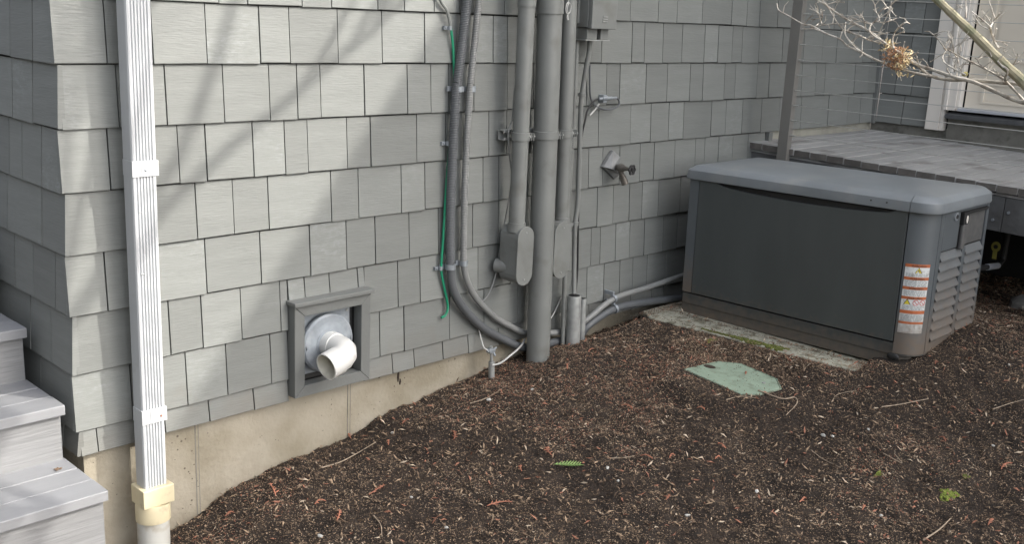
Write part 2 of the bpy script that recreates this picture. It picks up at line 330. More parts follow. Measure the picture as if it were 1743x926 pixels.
# ------------------------------------------------------------------ house
E_ = .19
house = Thing('house', 'grey house with cedar shingle walls on a concrete foundation, cream door at right', 'house')
H = house.e
def zc(k): return (6-k)*E_            # height of the butt line of course k
MAIN = {   # joints read along the wall, by course
 -1: [372,421,514,565,644,689.5,740,783,860,920,975,1050,1075,1123,1155,1198,1248,1274,1295.5,1326,1360,1395,1423,1443,1471],
 0: [180,259.5,351.6,443,494,576,652,724,785,841,865,915,960,1026,1077.5,1098.5,1130,1163,1201,1224,1248,1265,1294,1334,1370,1402,1426,1471],
 1: [201,283,382,460,507,547,621.5,694.6,735,765,808,865,910,960,1000,1034,1056.5,1101,1137,1176,1198,1234.5,1253,1290,1310.5,1366,1390,1405.5,1456,1479],
 2: [186,240,305,351.6,432,486,525,592,632,710.6,760,790,833.5,864,905,950,1020,1074.7,1109,1139.5,1165,1212,1237,1265,1297,1328,1365,1411,1444],
 3: [250,335,398.5,458,565,611.5,684.5,724.7,775,823.5,850,900,950,1003,1027,1056,1090.6,1114.4,1149.5,1184.6,1200.5,1224,1248,1274],
 4: [181,262,351.6,445,529,591,640,698,747.5,805.8,850,905,960,1018,1045,1072.5,1094,1122,1159],
 5: [235,289.7,345,412,478.5,519.8,562,610,678.5,716,766,815,870,930,1007.5,1023,1049,1073,1098,1130],
 6: [225,318.6,387,462,647.7,689,766.6,825,882.7,940,1000,1029,1056,1078,1102.5,1135],
 7: [167,281.6,357,433,669,706,755,798,850,910,1004,1040,1075,1110]}
LEFT = {-1:[60], 0:[52], 1:[18,52], 2:[13,35,68], 3:[10,68.6], 4:[53.6,92], 5:[13,49.6,83.7], 6:[67], 7:[80,105]}
WING = {-1:[1538,1572.5], 0:[1550,1582], 1:[1525,1553.5], 2:[1536]}
CY = {-1:15, 0:60, 1:150, 2:235, 3:330, 4:420, 5:500, 6:590, 7:650}
def joint_x(px, k):
    z = zc(k)+E_/2 if k < 7 else -.04
    py = 300.
    for _ in range(12):            # walk to the height of mid course on this pixel column
        p = Y(px, py, 0); py += (p.z-z)*450
    return Y(px, py, 0).x
def joint_on(px, k, plane):
    z = zc(k)+E_/2 if k < 7 else -.04
    py = 300.
    for _ in range(14): p = X(px, py, plane); py += (p.z-z)*350
    return X(px, py, plane).y
def shingle(mp, a, b, z0, z1, parent, thick=.0125, ztop=None):
    """mp(u, d, z) -> point; u along the wall, d out of it. tapered shake with its butt at the bottom"""
    g = random.uniform(.0016, .0034); a += g; b -= random.uniform(.0012, .0024)
    dj = random.uniform(-.0014, .0016); zj = random.uniform(-.0022, .0022); tl = random.uniform(-.0012, .0012); t2 = random.uniform(-.0008, .0008)
    c = .0022
    top = z1-random.uniform(.0022, .0042)  # stops short of the next butt; the dark slot stands for its shadow
    dt = -.0105+dj*.3
    P = [mp(a, dj-c, z0+zj-t2), mp(b, dj-c, z0+zj+t2), mp(b, -.0245, z0+zj+t2), mp(a, -.0245, z0+zj-t2),     # butt underside
         mp(a, dj, z0+zj+c-t2), mp(b, dj, z0+zj+c+t2),                                                       # arris
         mp(a, dt, top), mp(b, dt, top), mp(b, -.024, top), mp(a, -.024, top)]
    s.v = []; s.f = []; s.m = []; s.sm = []
    s.add(P, [(3,2,1,0),(0,1,5,4),(4,5,7,6),(6,7,8,9),(0,4,6,9,3),(1,2,8,7,5),(2,3,9,8)])
    return s.build('shingle', M['shingle'], parent)
s = MB()
# walls behind the shingles (main wall, left wall, wing), then every shingle as a piece of its wall
w = MB(); w.box(.026, 3.92, .0262, .3, -.07, 6.2); w.box(3.9205, 5.2, .0262, .3, .778, 6.2)
main_wall = house.part(w, 'wall', M['backing'], label='long shingled wall facing the mulch bed')
w = MB(); w.box(.0265, .32, .301, 6, -.07, 6.2)
left_wall = house.part(w, 'wall', M['backing'], label='shaded shingled wall beside the stairs')
w = MB(); w.box(5.246, 8.5, -.345, -.02, .77, 5.1)
wing_wall = house.part(w, 'wall', M['backing'], label='shingled return wall beside the cream door')
mp_main = lambda u, d, z: Vector((u, -d, z))
mp_left = lambda u, d, z: Vector((-d, u, z))
mp_wing = lambda u, d, z: Vector((5.22-d, -u, z))
VB = (.786, 1.128, -.064, .286)      # flue box opening x0,x1,z0,z1
def course_main(k):
    z0 = zc(k) if k < 7 else -.083; z1 = zc(k-1)
    xs = sorted(joint_x(p, k) for p in MAIN[k]) if k > -3 else []
    if k <= 2: end = 5.19
    elif k == 3: end = 3.93
    else: end = 3.24
    xs = [x for x in xs if .05 < x < end-.05]
    start = .0 if k % 2 == 0 else .012
    x = (xs[-1] if xs else start)
    while x < end-.2: x += random.uniform(.10, .19); xs.append(x)
    xs = [x for x in xs if x < end-.05]
    L = [start]+xs+[end]
    for a, b in zip(L, L[1:]):
        if k >= 5 and b > VB[0] and a < VB[1] and z0 < VB[3]-.01:   # leave the flue box free
            if k == 5:
                if a < VB[0]-.03: shingle(mp_main, a, VB[0]-.001, z0, z1, main_wall)
                if b > VB[1]+.03: shingle(mp_main, VB[1]+.001, b, z0, z1, main_wall)
                aa, bb = max(a, VB[0]), min(b, VB[1])
                if bb-aa > .03: shingle(mp_main, aa, bb, VB[3]+.004, z1, main_wall)
            else:
                if a < VB[0]-.03: shingle(mp_main, a, VB[0]-.001, z0, z1, main_wall)
                if b > VB[1]+.03: shingle(mp_main, VB[1]+.001, b, z0, z1, main_wall)
            continue
        shingle(mp_main, a, b, z0, z1, main_wall)
for k in range(-1, 8): course_main(k)
# the shingles hidden low behind the generator, and those above the picture, joined
sj = MB()
def joined(mp, a, b, z0, z1):
    d = random.uniform(-.001, .001)
    sj.add([mp(a+.0017, d, z0), mp(b-.0017, d, z0), mp(b-.0017, -.024, z0), mp(a+.0017, -.024, z0), mp(a+.0017, -.0135, z1+.018), mp(b-.0017, -.0135, z1+.018), mp(b-.0017, -.024, z1+.018), mp(a+.0017, -.024, z1+.018)],
           [(3,2,1,0),(0,1,5,4),(4,5,6,7),(0,4,7,3),(1,2,6,5)])
def fill(mp, a, b, z0, z1):
    while a < b-.02:
        c = a+random.uniform(.09, .2)
        if c > b-.06: c = b
        joined(mp, a, c, z0, z1); a = c
for k in range(4, 8): fill(mp_main, 3.24, 3.93, zc(k) if k < 7 else -.083, zc(k-1))
for k in range(-24, -1): fill(mp_main, .0, 5.19, zc(k), zc(k-1))
o = sj.build('shingle_field', M['shingle'], main_wall); o['kind'] = 'stuff'
def course_left(k):
    z0 = zc(k) if k < 7 else -.083; z1 = zc(k-1)
    ys = sorted(joint_on(p, k, 0.0) for p in LEFT[k]); st = .013 if k % 2 == 0 else .0
    ys = [y for y in ys if .03 < y < 1.4]; far = max(joint_on(-25, k, 0.), .75)
    y = ys[-1] if ys else st
    while y < far: y += random.uniform(.10, .19); ys.append(y)
    L = [st]+ys
    for a, b in zip(L, L[1:]): shingle(mp_left, a, b, z0, z1, left_wall)
    return ys[-1]
sj = MB()
for k in range(-1, 8):
    e_ = course_left(k); fill(mp_left, e_, 3.5, zc(k) if k < 7 else -.083, zc(k-1))
for k in range(-24, -1): fill(mp_left, 0, 3.5, zc(k), zc(k-1))
o = sj.build('shingle_field', M['shingle'], left_wall); o['kind'] = 'stuff'
for k in range(-1, 3):
    ys = sorted(-joint_on(p, k, 5.22) for p in WING[k]); L = [.012]+ys+[.343]
    L = [v for i, v in enumerate(L) if i == 0 or v-L[i-1] > .02]
    for a, b in zip(L, L[1:]): shingle(mp_wing, a, b, zc(k) if k < 2 else .765, zc(k-1), wing_wall)
sj = MB()
for k in range(-20, -1): fill(mp_wing, .012, .343, zc(k), zc(k-1))
o = sj.build('shingle_field', M['shingle'], wing_wall); o['kind'] = 'stuff'
# foundation
fd = MB(); fd.box(.033, 3.93, .033, .3, -1.3, -.0705)
found = house.part(fd, 'foundation', M['concrete'])
fd = MB(); fd.box(.0335, .32, .3005, 6, -1.3, -.0705); house.part(fd, 'foundation', M['concrete'])
fd = MB(); fd.box(3.932, 5.25, .031, .3, -.3, .775); house.part(fd, 'foundation', M['curbpale'], label='pale concrete band above the deck')
fd = MB(); fd.box(5.251, 8.4, -.47, .03, -.3, .768); fd.box(5.235, 8.4, -6, -.471, -.3, .835); house.part(fd, 'foundation', M['curb'], label='dark old concrete curb under the door')
def seam(px0, w_):
    q_ = MB(); x = Y(px0, 760 if px0 < 400 else 690, .033).x
    q_.box(x, x+.003, .0315, .035, -1, -.0835); q_.box(x+w_, x+w_+.002, .032, .035, -1, -.0835)
    q_.build('form_seam', M['curb'], found)
seam(332, .012); seam(591, .013)
def drip(px, py, w_, h_):
    p = Y(px, py, .032); q_ = MB()
    q_.ball((p.x, .032, p.z), 1, 7, 6, (w_, .004, h_), .35); q_.build('dirt_clump', M['chipA'], found)
drip(678, 641, .006, .024); drip(681, 650, .004, .012); drip(646, 640, .006, .009)
# corner strips
cs = MB(); cs.box(5.186, 5.218, -.0145, .02, .757, 5.2); house.part(cs, 'corner_strip', M['trim'], .001)
cs = MB(); cs.box(3.934, 3.972, -.013, .03, .46, .757); house.part(cs, 'corner_strip', M['trim'], .001)
# door casing (with a plain flute), door, sill
dc = MB(); dc.box(5.196, 5.26, -.43, -.346, .757, 3.0); dc.box(5.205, 5.26, -.455, -.4305, .757, 3.0)
dc.box(5.196, 5.26, -.515, -.4555, .885, 3.0); dc.box(5.186, 5.26, -.468, -.448, .885, 3.0); dc.box(5.209, 5.27, -.532, -.5155, .885, 3.0)
house.part(dc, 'door_casing', M['casing'], .002)
dd = MB(); dd.box(5.262, 5.30, -1.45, -.545, .905, 3.0)
door = house.part(dd, 'door', M['door'])
pa = X(1688, 40, 5.255); pb = X(1700, 117, 5.255)
dp = MB(); y0 = pa.y; zb = pb.z
for (a, b, c, d) in ((y0-.018, y0, zb, 2.9), (-1.31, y0, zb-.02, zb-.0005), (-1.31, y0, 2.901, 2.93), (-1.31, -1.292, zb, 2.9)): dp.box(5.2535, 5.263, a, b, c, d)
dp.box(5.256, 5.263, -1.26, y0-.05, zb+.04, 2.86); dp.build('door_panel', M['door'], door)
dp = MB()
for (a, b, c, d) in ((-1.31, y0, zb-.10, zb-.08), (y0-.018, y0, .95, zb-.1005), (-1.31, y0, .94, .9495)): dp.box(5.2535, 5.263, a, b, c, d)
dp.build('door_panel', M['door'], door)
ds = MB(); ds.box(5.19, 5.30, -1.5, -.5335, .885, .903); house.part(ds, 'door_sill', M['alu'], .002)
for yy in (-.62, -.78, -.95):
    pass
dt = MB(); dt.add([(5.165,-1.6,.838),(5.165,-.475,.838),(5.30,-.475,.838),(5.30,-1.6,.838),(5.165,-1.6,.862),(5.165,-.475,.862),(5.30,-.475,.884),(5.30,-1.6,.884)],[(0,1,2,3),(4,5,6,7),(0,1,5,4),(1,2,6,5),(2,3,7,6),(3,0,4,7)])
house.part(dt, 'threshold', M['threshold'])
# the rest of the wing and its eave (it shades the bed), out of the picture
wg = MB(); wg.box(5.25, 9.5, -9.5, -1.55, .836, 5.15); wg.box(5.31, 9.5, -1.549, -.3455, 3.01, 5.15); wg.box(5.302, 9.5, -1.549, -.533, .9, 3.009)
house.part(wg, 'wall', M['wallfar'], label='plain far part of the house wing')
EX = 4.85; EZ = 1.125+1.2*(EX-1.316)
rf = MB(); rf.add([(EX,-9.9,EZ),(EX,.9,EZ),(8,.9,EZ+1.3),(8,-9.9,EZ+1.3),(EX,-9.9,EZ-.16),(EX,.9,EZ-.16),(8,.9,EZ+1.1),(8,-9.9,EZ+1.1)],[(0,1,2,3),(4,7,6,5),(0,4,5,1),(1,5,6,2),(2,6,7,3),(3,7,4,0)])
house.part(rf, 'roof', M['roof'])

# ------------------------------------------------------------------ downspout
ds_ = Thing('downspout', 'white ribbed vinyl downspout running down beside the left corner into a cream adapter', 'downspout')
def spout(x0, x1, y0, y1, zt, zb_, name='pipe'):
    m_ = MB(); pr = [(x0, y1), (x0, y0+.008), (x0+.003, y0+.002), (x0+.008, y0)]
    n_ = 6; a = x0+.010; st = (x1-.010-a)/n_
    for i in range(n_):
        c = a+i*st; pr += [(c, y0), (c+st*.18, y0+.0045), (c+st*.5, y0+.0045), (c+st*.68, y0)]
    pr += [(x1-.008, y0), (x1-.003, y0+.002), (x1, y0+.008), (x1, y1)]
    m_.prism([(x, y, zt) for x, y in pr], (0, 0, zb_-zt)); return m_
SX0, SX1, SY0, SY1 = .172, .252, -.103, -.045
jz1 = Y(230, 288, -.1).z; jz2 = Y(245, 712, -.1).z; jz3 = Y(250, 845, -.1).z
def lean(z): return (jz1-z)*-.012
o = ds_.part(spout(SX0, SX1, SY0, SY1, 2.4, jz1), 'upper_pipe', M['vinyl'])
o = ds_.part(spout(SX0-.001, SX1-.002, SY0, SY1, jz1-.001, jz2), 'middle_pipe', M['vinyl'])
o = ds_.part(spout(SX0-.003, SX1-.005, SY0, SY1, jz2-.001, jz3-.05), 'lower_pipe', M['vinyl'])
for z, dx in ((jz1, 0), (jz2, -.002)):
    c = MB(); c.box(SX0-.0018+dx, SX1+.002+dx, SY0-.002, SY1+.002, z-.024, z+.024); c.box(SX0+.026+dx, SX1+.0024+dx, SY0-.0032, SY0-.0021, z-.0235, z+.0225)
    cc = ds_.part(c, 'coupling_band', M['vinyl'], .003)
    r = MB(); r.ball((SX0+(.04 if z == jz1 else .062)+dx, SY0-.004, z-.004), .004, 8, 5, (1, .5, 1)); rr = r.build('rivet', M['galv'] if z == jz1 else M['chipE'], cc)
for z, w_ in ((Y(228, 362, -.1).z, .004), (Y(231, 468, -.1).z, .006)):
    r = MB(); r.ball((SX0+.018, SY0-.001, z), w_, 7, 5, (1, .3, .45)); ds_.part(r, 'scuff_mark', M['galv_dull'])
za = Y(240, 850, -.12).z
ax0, ax1 = Y(216, 840, -.11).x+.03, Y(283, 832, -.125).x
c = MB(); c.box(SX0-.017, SX1+.010, SY0-.016, SY1+.014, za-.045, za+.018); ds_.part(c, 'square_adapter', M['cream'], .003)
rc = (SX0+SX1)/2-.004; ryc = (SY0+SY1)/2
def ring_pts(cx, cyc, z, r): return [(cx, cyc, zz) for zz in z]
c = MB(); c.tube([(rc, ryc, za-.0455), (rc-.001, ryc, za-.055), (rc-.001, ryc, za-.105), (rc-.001, ryc, za-.1055)], [.053, .0555, .0555, .0535], 32); ds_.part(c, 'round_collar', M['cream'])
c = MB(); c.tube([(rc-.001, ryc, za-.1), (rc-.006, ryc, -1.0)], .0515, 32); ds_.part(c, 'drain_pipe', M['drain'])

# ------------------------------------------------------------------ flue vent
vt = Thing('flue_vent', 'white elbow flue pipe coming out of a grey framed box low in the shingle wall', 'vent', (.957, 0, 0))
x0, x1, z0, z1 = VB; fw = .043
def frame_bar(pts, y0=-.037, y1=.012, name='frame'):
    m_ = MB(); m_.prism([(x, y0, z) for x, z in pts], (0, y1-y0, 0)); return vt.part(m_, name, M['trim'], .0018)
frame_bar([(x0, z0), (x0+fw, z0+fw), (x0+fw, z1-fw), (x0, z1-.0005)])
frame_bar([(x1, z0), (x1, z1-.0005), (x1-fw, z1-fw), (x1-fw, z0+fw)])
frame_bar([(x0+.0012, z0), (x1-.0012, z0), (x1-fw-.0008, z0+fw-.001), (x0+fw+.0008, z0+fw-.001)])
frame_bar([(x0+.0012, z1-.001), (x0+fw+.0008, z1-fw+.001), (x1-fw-.0008, z1-fw+.001), (x1-.0012, z1-.001)])
m_ = MB(); m_.box(x0-.009, x1+.009, -.053, .01, z1+.0, z1+.016); vt.part(m_, 'drip_cap', M['trim'], .0025)
m_ = MB()                                                       # the recess
ix0, ix1, iz0, iz1 = x0+fw, x1-fw, z0+fw, z1-fw; dp_ = .075
m_.add([(ix0,.0115,iz0),(ix1,.0115,iz0),(ix1,.0115,iz1),(ix0,.0115,iz1),(ix0,-.003+dp_-.05,iz0),(ix1,dp_-.053,iz0),(ix1,dp_-.053,iz1),(ix0,dp_-.053,iz1)],
       [(0,1,5,4),(1,2,6,5),(2,3,7,6),(3,0,4,7),(4,5,6,7)])
vt.part(m_, 'recess', M['black'])
plx0, plx1, plz0, plz1 = ix0+.008, ix1-.02, iz0+.022, iz1-.01
m_ = MB(); m_.box(plx0, plx1, .012, .018, plz0, plz1); pl = vt.part(m_, 'wall_plate', M['zinc'], .001)
for a in (plx0+.014, plx1-.014):
    for b in (plz0+.014, plz1-.014):
        m_ = MB(); m_.tube([(a, .0118, b), (a, .008, b)], .0055, 8, smooth=False); o = m_.build('screw', M['galv_dull'])
        o.parent = pl
dcx, dcz = .945, .115
m_ = MB(); prof = [(.045, -.030), (.058, -.029), (.0585, -.027), (.098, -.022), (.0985, -.024), (.105, -.0235), (.113, -.017), (.1135, -.006), (.105, .0)]
m_.tube([(dcx, yy, dcz) for r_, yy in prof], [r_ for r_, yy in prof], 48); vt.part(m_, 'storm_collar', M['zinc'])
# elbow
ec = Vector((dcx, -.022, dcz)); p_end = Y(555, 625, -.150)
path = [ec, ec+Vector((0, -.045, 0)), ec+Vector((.0, -.0455, 0)), ec+Vector((.0, -.078, -.001)), ec+Vector((-.004, -.098, -.004)), ec+Vector((-.014, -.113, -.010))]
mid = ec+Vector((-.032, -.121, -.020)); dirE = (p_end-mid).normalized()
path += [mid, mid+dirE*.014, mid+dirE*.0145, p_end]
rads = [.049, .049, .046, .0465, .0475, .0475, .0475, .047, .0505, .0505]
m_ = MB(); P_ = path; m_.tube(P_, rads, 32, cap=False)
# thickness and inside of the mouth
m_.tube([p_end, p_end-dirE*.0001], [.0505, .0455], 32, cap=False)
elb = vt.part(m_, 'elbow_pipe', M['pvc'])
m_ = MB(); m_.tube([p_end-dirE*.0002, p_end-dirE*.05, p_end-dirE*.075], [.0455, .0445, .034], 28, cap=False); m_.add([p_end-dirE*.074+Vector((a, 0, b)) for a, b in ((-.03,-.03),(.03,-.03),(.03,.03),(-.03,.03))], [(0,1,2,3)])
vt.part(m_, 'pipe_bore', M['pvc_in'])

# ------------------------------------------------------------------ pipes on the wall
def axis_px(y, rows):
    out = []; rad = []
    for l_, r_, row in rows:
        a = Y(l_, row, y); b = Y(r_, row, y); c = (a+b)/2; v = (c-CO); v.z = 0; v.normalize()
        out.append(c); rad.append((b.x-a.x)/2*abs(v.y))
    return out, sum(rad)/len(rad)
def extend(pts, zt, zb_):
    a, b = pts[0], pts[-1]; f = lambda z: a+(b-a)*((z-a.z)/(b.z-a.z))
    return f(zt), f(zb_)
# big pipe
pts, r = axis_px(-.098, [(912, 954, 100), (904, 949, 300), (897, 934, 600)])
a, b = extend(pts, 2.6, -.3)
big = Thing('conduit_pipe', 'thickest grey painted pipe running down the wall into the mulch', 'pipe', (b.x, b.y, -.15))
m_ = MB(); m_.tube([a, b], r, 36); big.part(m_, 'pipe', M['pipe'])
zz = Y(930, 22, -.098).z; c, d = extend(pts, zz+.5, zz)
m_ = MB(); m_.tube([c, d], r*1.09, 36); big.part(m_, 'coupling', M['pipe'])
BIG = (pts, r)
def condulet(cov_l, cov_r, top, bot, y, parentT, depth=.085):
    """conduit body: stadium shaped with a screwed cover facing the bed"""
    a = Y(cov_l, (top+bot)/2, y); b = Y(cov_r, (top+bot)/2, y); zt = Y((cov_l+cov_r)/2, top, y).z; zb_ = Y((cov_l+cov_r)/2, bot, y).z
    w_ = (b.x-a.x)/2; cx = (a.x+b.x)/2
    def stad(k, y_):
        o_ = []
        for i in range(9): an = math.pi*i/8; o_.append((cx+w_*k*math.cos(an), y_, zt-w_+w_*k*math.sin(an)))
        for i in range(9): an = math.pi+math.pi*i/8; o_.append((cx+w_*k*math.cos(an), y_, zb_+w_+w_*k*math.sin(an)))
        return o_
    m_ = MB(); m_.prism(stad(.93, y+.006), (0, depth, 0)); body = parentT.part(m_, 'conduit_body', M['pipe'], .006, seg=3)
    m_ = MB(); m_.prism(stad(1, y), (0, .0058, 0)); cv = parentT.part(m_, 'cover', M['pipe'], .0018)
    for zz in (zt-w_*.55, zb_+w_*.55):
        m_ = MB(); m_.tube([(cx, y+.001, zz), (cx, y-.0025, zz)], .0042, 8); m_.build('screw', M['galv_dull'], cv)
    return cx, zt, zb_
pts, r = axis_px(-.095, [(880.5, 907, 68), (872.5, 904.5, 230), (866.5, 893, 372)])
PA = (pts, r)
pa_ = Thing('conduit_pipe', 'grey painted pipe left of the thickest one, ending in a long fitting with screwed cover', 'pipe', (1.85, -.09, .24))
a, b = extend(pts, 2.6, .46)
m_ = MB(); m_.tube([a, b], r, 30); pa_.part(m_, 'pipe', M['pipe'])
zz = Y(890, 10, -.095).z; c, d = extend(pts, zz+.5, zz); m_ = MB(); m_.tube([c, d], r*1.1, 30); pa_.part(m_, 'coupling', M['pipe'])
c, d = extend(pts, Y(880, 378, -.095).z, .45); m_ = MB(); m_.tube([c, d], r*1.1, 30); pa_.part(m_, 'hub', M['pipe'])
cx, zt, zb_ = condulet(880.5, 907.5, 386, 486, -.142, pa_, .105)
m_ = MB(); m_.tube([(cx-.02, -.06, zb_+.07), (cx-.045, -.012, zb_+.07)], .03, 16); pa_.part(m_, 'rear_hub', M['pipe'])
pts, r = axis_px(-.092, [(957, 979, 100), (950, 972, 300)]); r = .0315
pts = [Vector((Y(979, 68, -.092).x-.044, -.092, Y(979, 68, -.092).z)), Vector((Y(966.5, 300, -.092).x-.03, -.092, Y(970, 300, -.092).z))]
PC = (pts, r)
pc_ = Thing('conduit_pipe', 'grey painted pipe right of the thickest one, ending in a smaller screwed fitting', 'pipe', (2.13, -.09, .23))
a, b = extend(pts, 2.6, .46); m_ = MB(); m_.tube([a, b], r, 28); pc_.part(m_, 'pipe', M['pipe'])
c, d = extend(pts, Y(955, 369, -.092).z, .45); m_ = MB(); m_.tube([c, d], r*1.12, 28); pc_.part(m_, 'hub', M['pipe'])
condulet(943.5, 970.5, 377, 474, -.135, pc_, .09)
# slim conduits
sl = Thing('slim_conduit', 'slim grey pipe with a ridged coupling, just right of the three thick pipes', 'pipe', (2.23, -.04, -.1))
P3 = [Y(985, 0, -.045), Y(976, 210, -.045), Y(970, 300, -.045), Y(963, 420, -.045), Y(957.6, 584, -.06)]
P3[0] += (P3[0]-P3[1])*1.2; P3.append(P3[-1]+Vector((0, 0, -.1)))
m_ = MB(); m_.tube(P3, .0105, 14); sl.part(m_, 'pipe', M['pipe'])
c = Y(971.7, 246, -.045); m_ = MB(); m_.tube([c+Vector((0,0,d_)) for d_ in (.012,.010,.0095,.004,.0035,-.002,-.0025,-.008,-.0085,-.012)], [.011,.0145,.012,.012,.0145,.0145,.012,.012,.0145,.011], 16); sl.part(m_, 'coupling', M['pipe'])
ub_y = -.135
sl2 = Thing('slim_conduit', 'slim grey pipe dropping from the small wall box into a short ground stub', 'pipe', (2.3, -.04, .1))
P4 = [Y(1004.4, 60, -.07), Y(1003, 85, -.065), Y(997, 120, -.055), Y(991, 159, -.05), Y(988, 200, -.05), Y(984, 336, -.05), Y(979, 381, -.05), Y(977.5, 440, -.06), Y(977, 500, -.085)]
m_ = MB(); m_.tube(smooth_path(P4, 5), .0115, 14); sl2.part(m_, 'pipe', M['pipe'])
c = P4[6]; m_ = MB(); m_.tube([c+Vector((0,0,.010)), c+Vector((0,0,-.008))], .0150, 16); m_.box(c.x-.045, c.x-.006, -.052, -.045, c.z-.008, c.z+.008); sl2.part(m_, 'strap', M['pipe'])
c = P4[3]+Vector((0,0,-.004)); m_ = MB(); m_.tube([c+Vector((0,0,.008)), c+Vector((0,0,-.008))], .0155, 16); m_.box(c.x-.035, c.x+.03, -.04, -.034, c.z-.008, c.z+.008); sl2.part(m_, 'strap', M['pipe'])
# ground stubs
def stub(l, r_, top, bot, y, label):
    a = Y(l, top, y); b = Y(r_, top, y); c = (a+b)/2; d = (Y(l-3, bot, y)+Y(r_-3, bot, y))/2
    T = Thing('ground_stub', label, 'pipe stub', (c.x, c.y, d.z), 'short pipe stubs rising from the mulch')
    rr = (b.x-a.x)/2*.68; m_ = MB(); m_.tube([d-Vector((0,0,.08)), d, c+(d-c)*.04, c], [rr, rr*1.02, rr*1.02, rr*.96], 20, cap=True); T.part(m_, 'pipe', M['galv_dull'])
    m_ = MB(); m_.tube([c+Vector((0,0,.001)), c+Vector((0,0,.0012))], rr*.8, 16); T.part(m_, 'dark_opening', M['black']); return T
stub(966, 989, 503, 582, -.085, 'thicker weathered pipe stub in the mulch where the slim pipe ends')
stub(987, 998, 508, 573, -.05, 'thinner pipe stub half hidden behind the thicker stub')
# flexible conduits
def ribbed(points, r, step=.0065):
    P_ = smooth_path(points, 10); L_ = [0]
    for a, b in zip(P_, P_[1:]): L_.append(L_[-1]+(b-a).length)
    n_ = int(L_[-1]/step*4); out = []; rad = []
    for i in range(n_+1):
        d = L_[-1]*i/n_; j = max(0, min(len(L_)-2, int(np.searchsorted(L_, d))-1)); t = (d-L_[j])/max(1e-9, L_[j+1]-L_[j])
        out.append(P_[j].lerp(P_[j+1], t)); rad.append(r*(1 if i % 4 < 2 else .91))
    return out, rad
def flex(label, top_px, low_px, r, mtop, mlow, y, tail):
    T = Thing('flexible_conduit', label, 'conduit', tuple(Y(*low_px[-1], y)), 'flexible conduits curving along the wall')
    tp = [Y(px, py, y) for px, py in top_px]; tp[0] += (tp[0]-tp[1])*9
    a, b = ribbed(tp, r); m_ = MB(); m_.tube(a, b, 14); T.part(m_, 'ribbed_hose', mtop)
    lp = [Y(px, py, y) for px, py in low_px]+tail
    m_ = MB(); m_.tube(smooth_path(lp, 6), r*.93, 18); T.part(m_, 'smooth_sweep', mlow)
    def cl(px, py):
        c = Y(px, py, y); m_ = MB(); m_.tube([c+Vector((0,0,.011)), c+Vector((0,0,.0105)), c-Vector((0,0,.0105)), c-Vector((0,0,.011))], [r*1.0, r*1.14, r*1.14, r*1.0], 18)
        m_.box(c.x-r*2.0, c.x-r*.6, -.009, -.003, c.z-.01, c.z+.01)
        T.part(m_, 'strap', M['galv'], 0)
    cl(top_px[-1][0]+.5, top_px[-1][1]+2); cl(top_px[2][0]+3, 151); return T
tailB = [Y(945, 582, -.028), Y(985, 572, -.034), Y(1003, 553, -.05), Y(1045, 526, -.055), Y(1095, 515, -.065), Y(1150, 508, -.08), Y(1185, 503, -.09)]
tailA = [Y(945, 566, -.026), Y(975, 560, -.03), Y(1003, 541, -.05), Y(1045, 508.5, -.055), Y(1100, 490, -.065), Y(1165, 468, -.08), Y(1200, 458, -.09)]
flex('dark ribbed conduit left of the lighter one, sweeping right near the ground', [(796, -10), (788, 60), (777, 150), (771, 250), (767, 350), (766, 452)], [(767, 452), (771, 490), (787, 522), (820, 556), (858, 578), (895, 592)], .0195, M['darkcond'], M['darkcond'], -.028, tailB)
flex('lighter grey ribbed conduit right of the dark one, curving to the generator', [(816, -10), (809, 60), (800, 150), (794, 250), (790, 350), (789, 446)], [(789, 446), (794, 475), (810, 507), (840, 538), (868, 555), (897, 567)], .0145, M['greycond'], M['greycond'], -.026, tailA)
for (px, py, y, r_) in ((1045, 508.5, -.055, .0155), (1046, 525.5, -.055, .0205)):
    c = Y(px, py, y)
    dv = (tailA[4]-tailA[2]).normalized()
    T = Thing('conduit_strap', 'metal strap on the '+('upper' if r_ < .018 else 'lower')+' of the two slanting conduits near the generator', 'strap', tuple(c), 'straps on the slanting conduits')
    m_ = MB(); m_.tube([c-dv*.007, c+dv*.007], r_+.003, 18); T.part(m_, 'band', M['galv'])
    m_ = MB(); m_.box(c.x-.006, c.x+.006, -.052, .0, c.z+r_-.0, c.z+r_+.018); T.part(m_, 'tab', M['galv'], .001)
# green ground wire and its three clips
gw = Thing('ground_wire', 'green insulated wire clipped to the shingles, its end hooked back', 'wire', (1.51, -.01, .11))
gp = [(730,-330),(728,-160),(736,-40),(750,0),(761,18),(767,45)]
m_ = MB(); m_.tube(smooth_path([Y(x, y, -.012) for x, y in gp], 5), .0062, 8); gw.part(m_, 'painted_stretch', M['pipe'])
gp = [(767,45),(771,80),(773,130),(771,180),(766,240),(761,300),(757,360),(754,410),(751,455),(754,480),(760,508),(762,525),(758,537),(751,541)]
m_ = MB(); m_.tube(smooth_path([Y(x, y, -.012) for x, y in gp], 5), .0052, 8); gw.part(m_, 'green_stretch', M['greenwire'])
for x, y in ((766, 47), (762, 244), (750, 457)):
    c = Y(x, y, -.012); m_ = MB(); m_.tube([c+Vector((0,0,.008)), c-Vector((0,0,.008))], .008, 10); m_.box(c.x-.024, c.x-.004, -.006, .004, c.z-.007, c.z+.007); m_.ball((c.x-.018, -.008, c.z), .0035, 6, 4)
    gw.part(m_, 'clip', M['galv'])
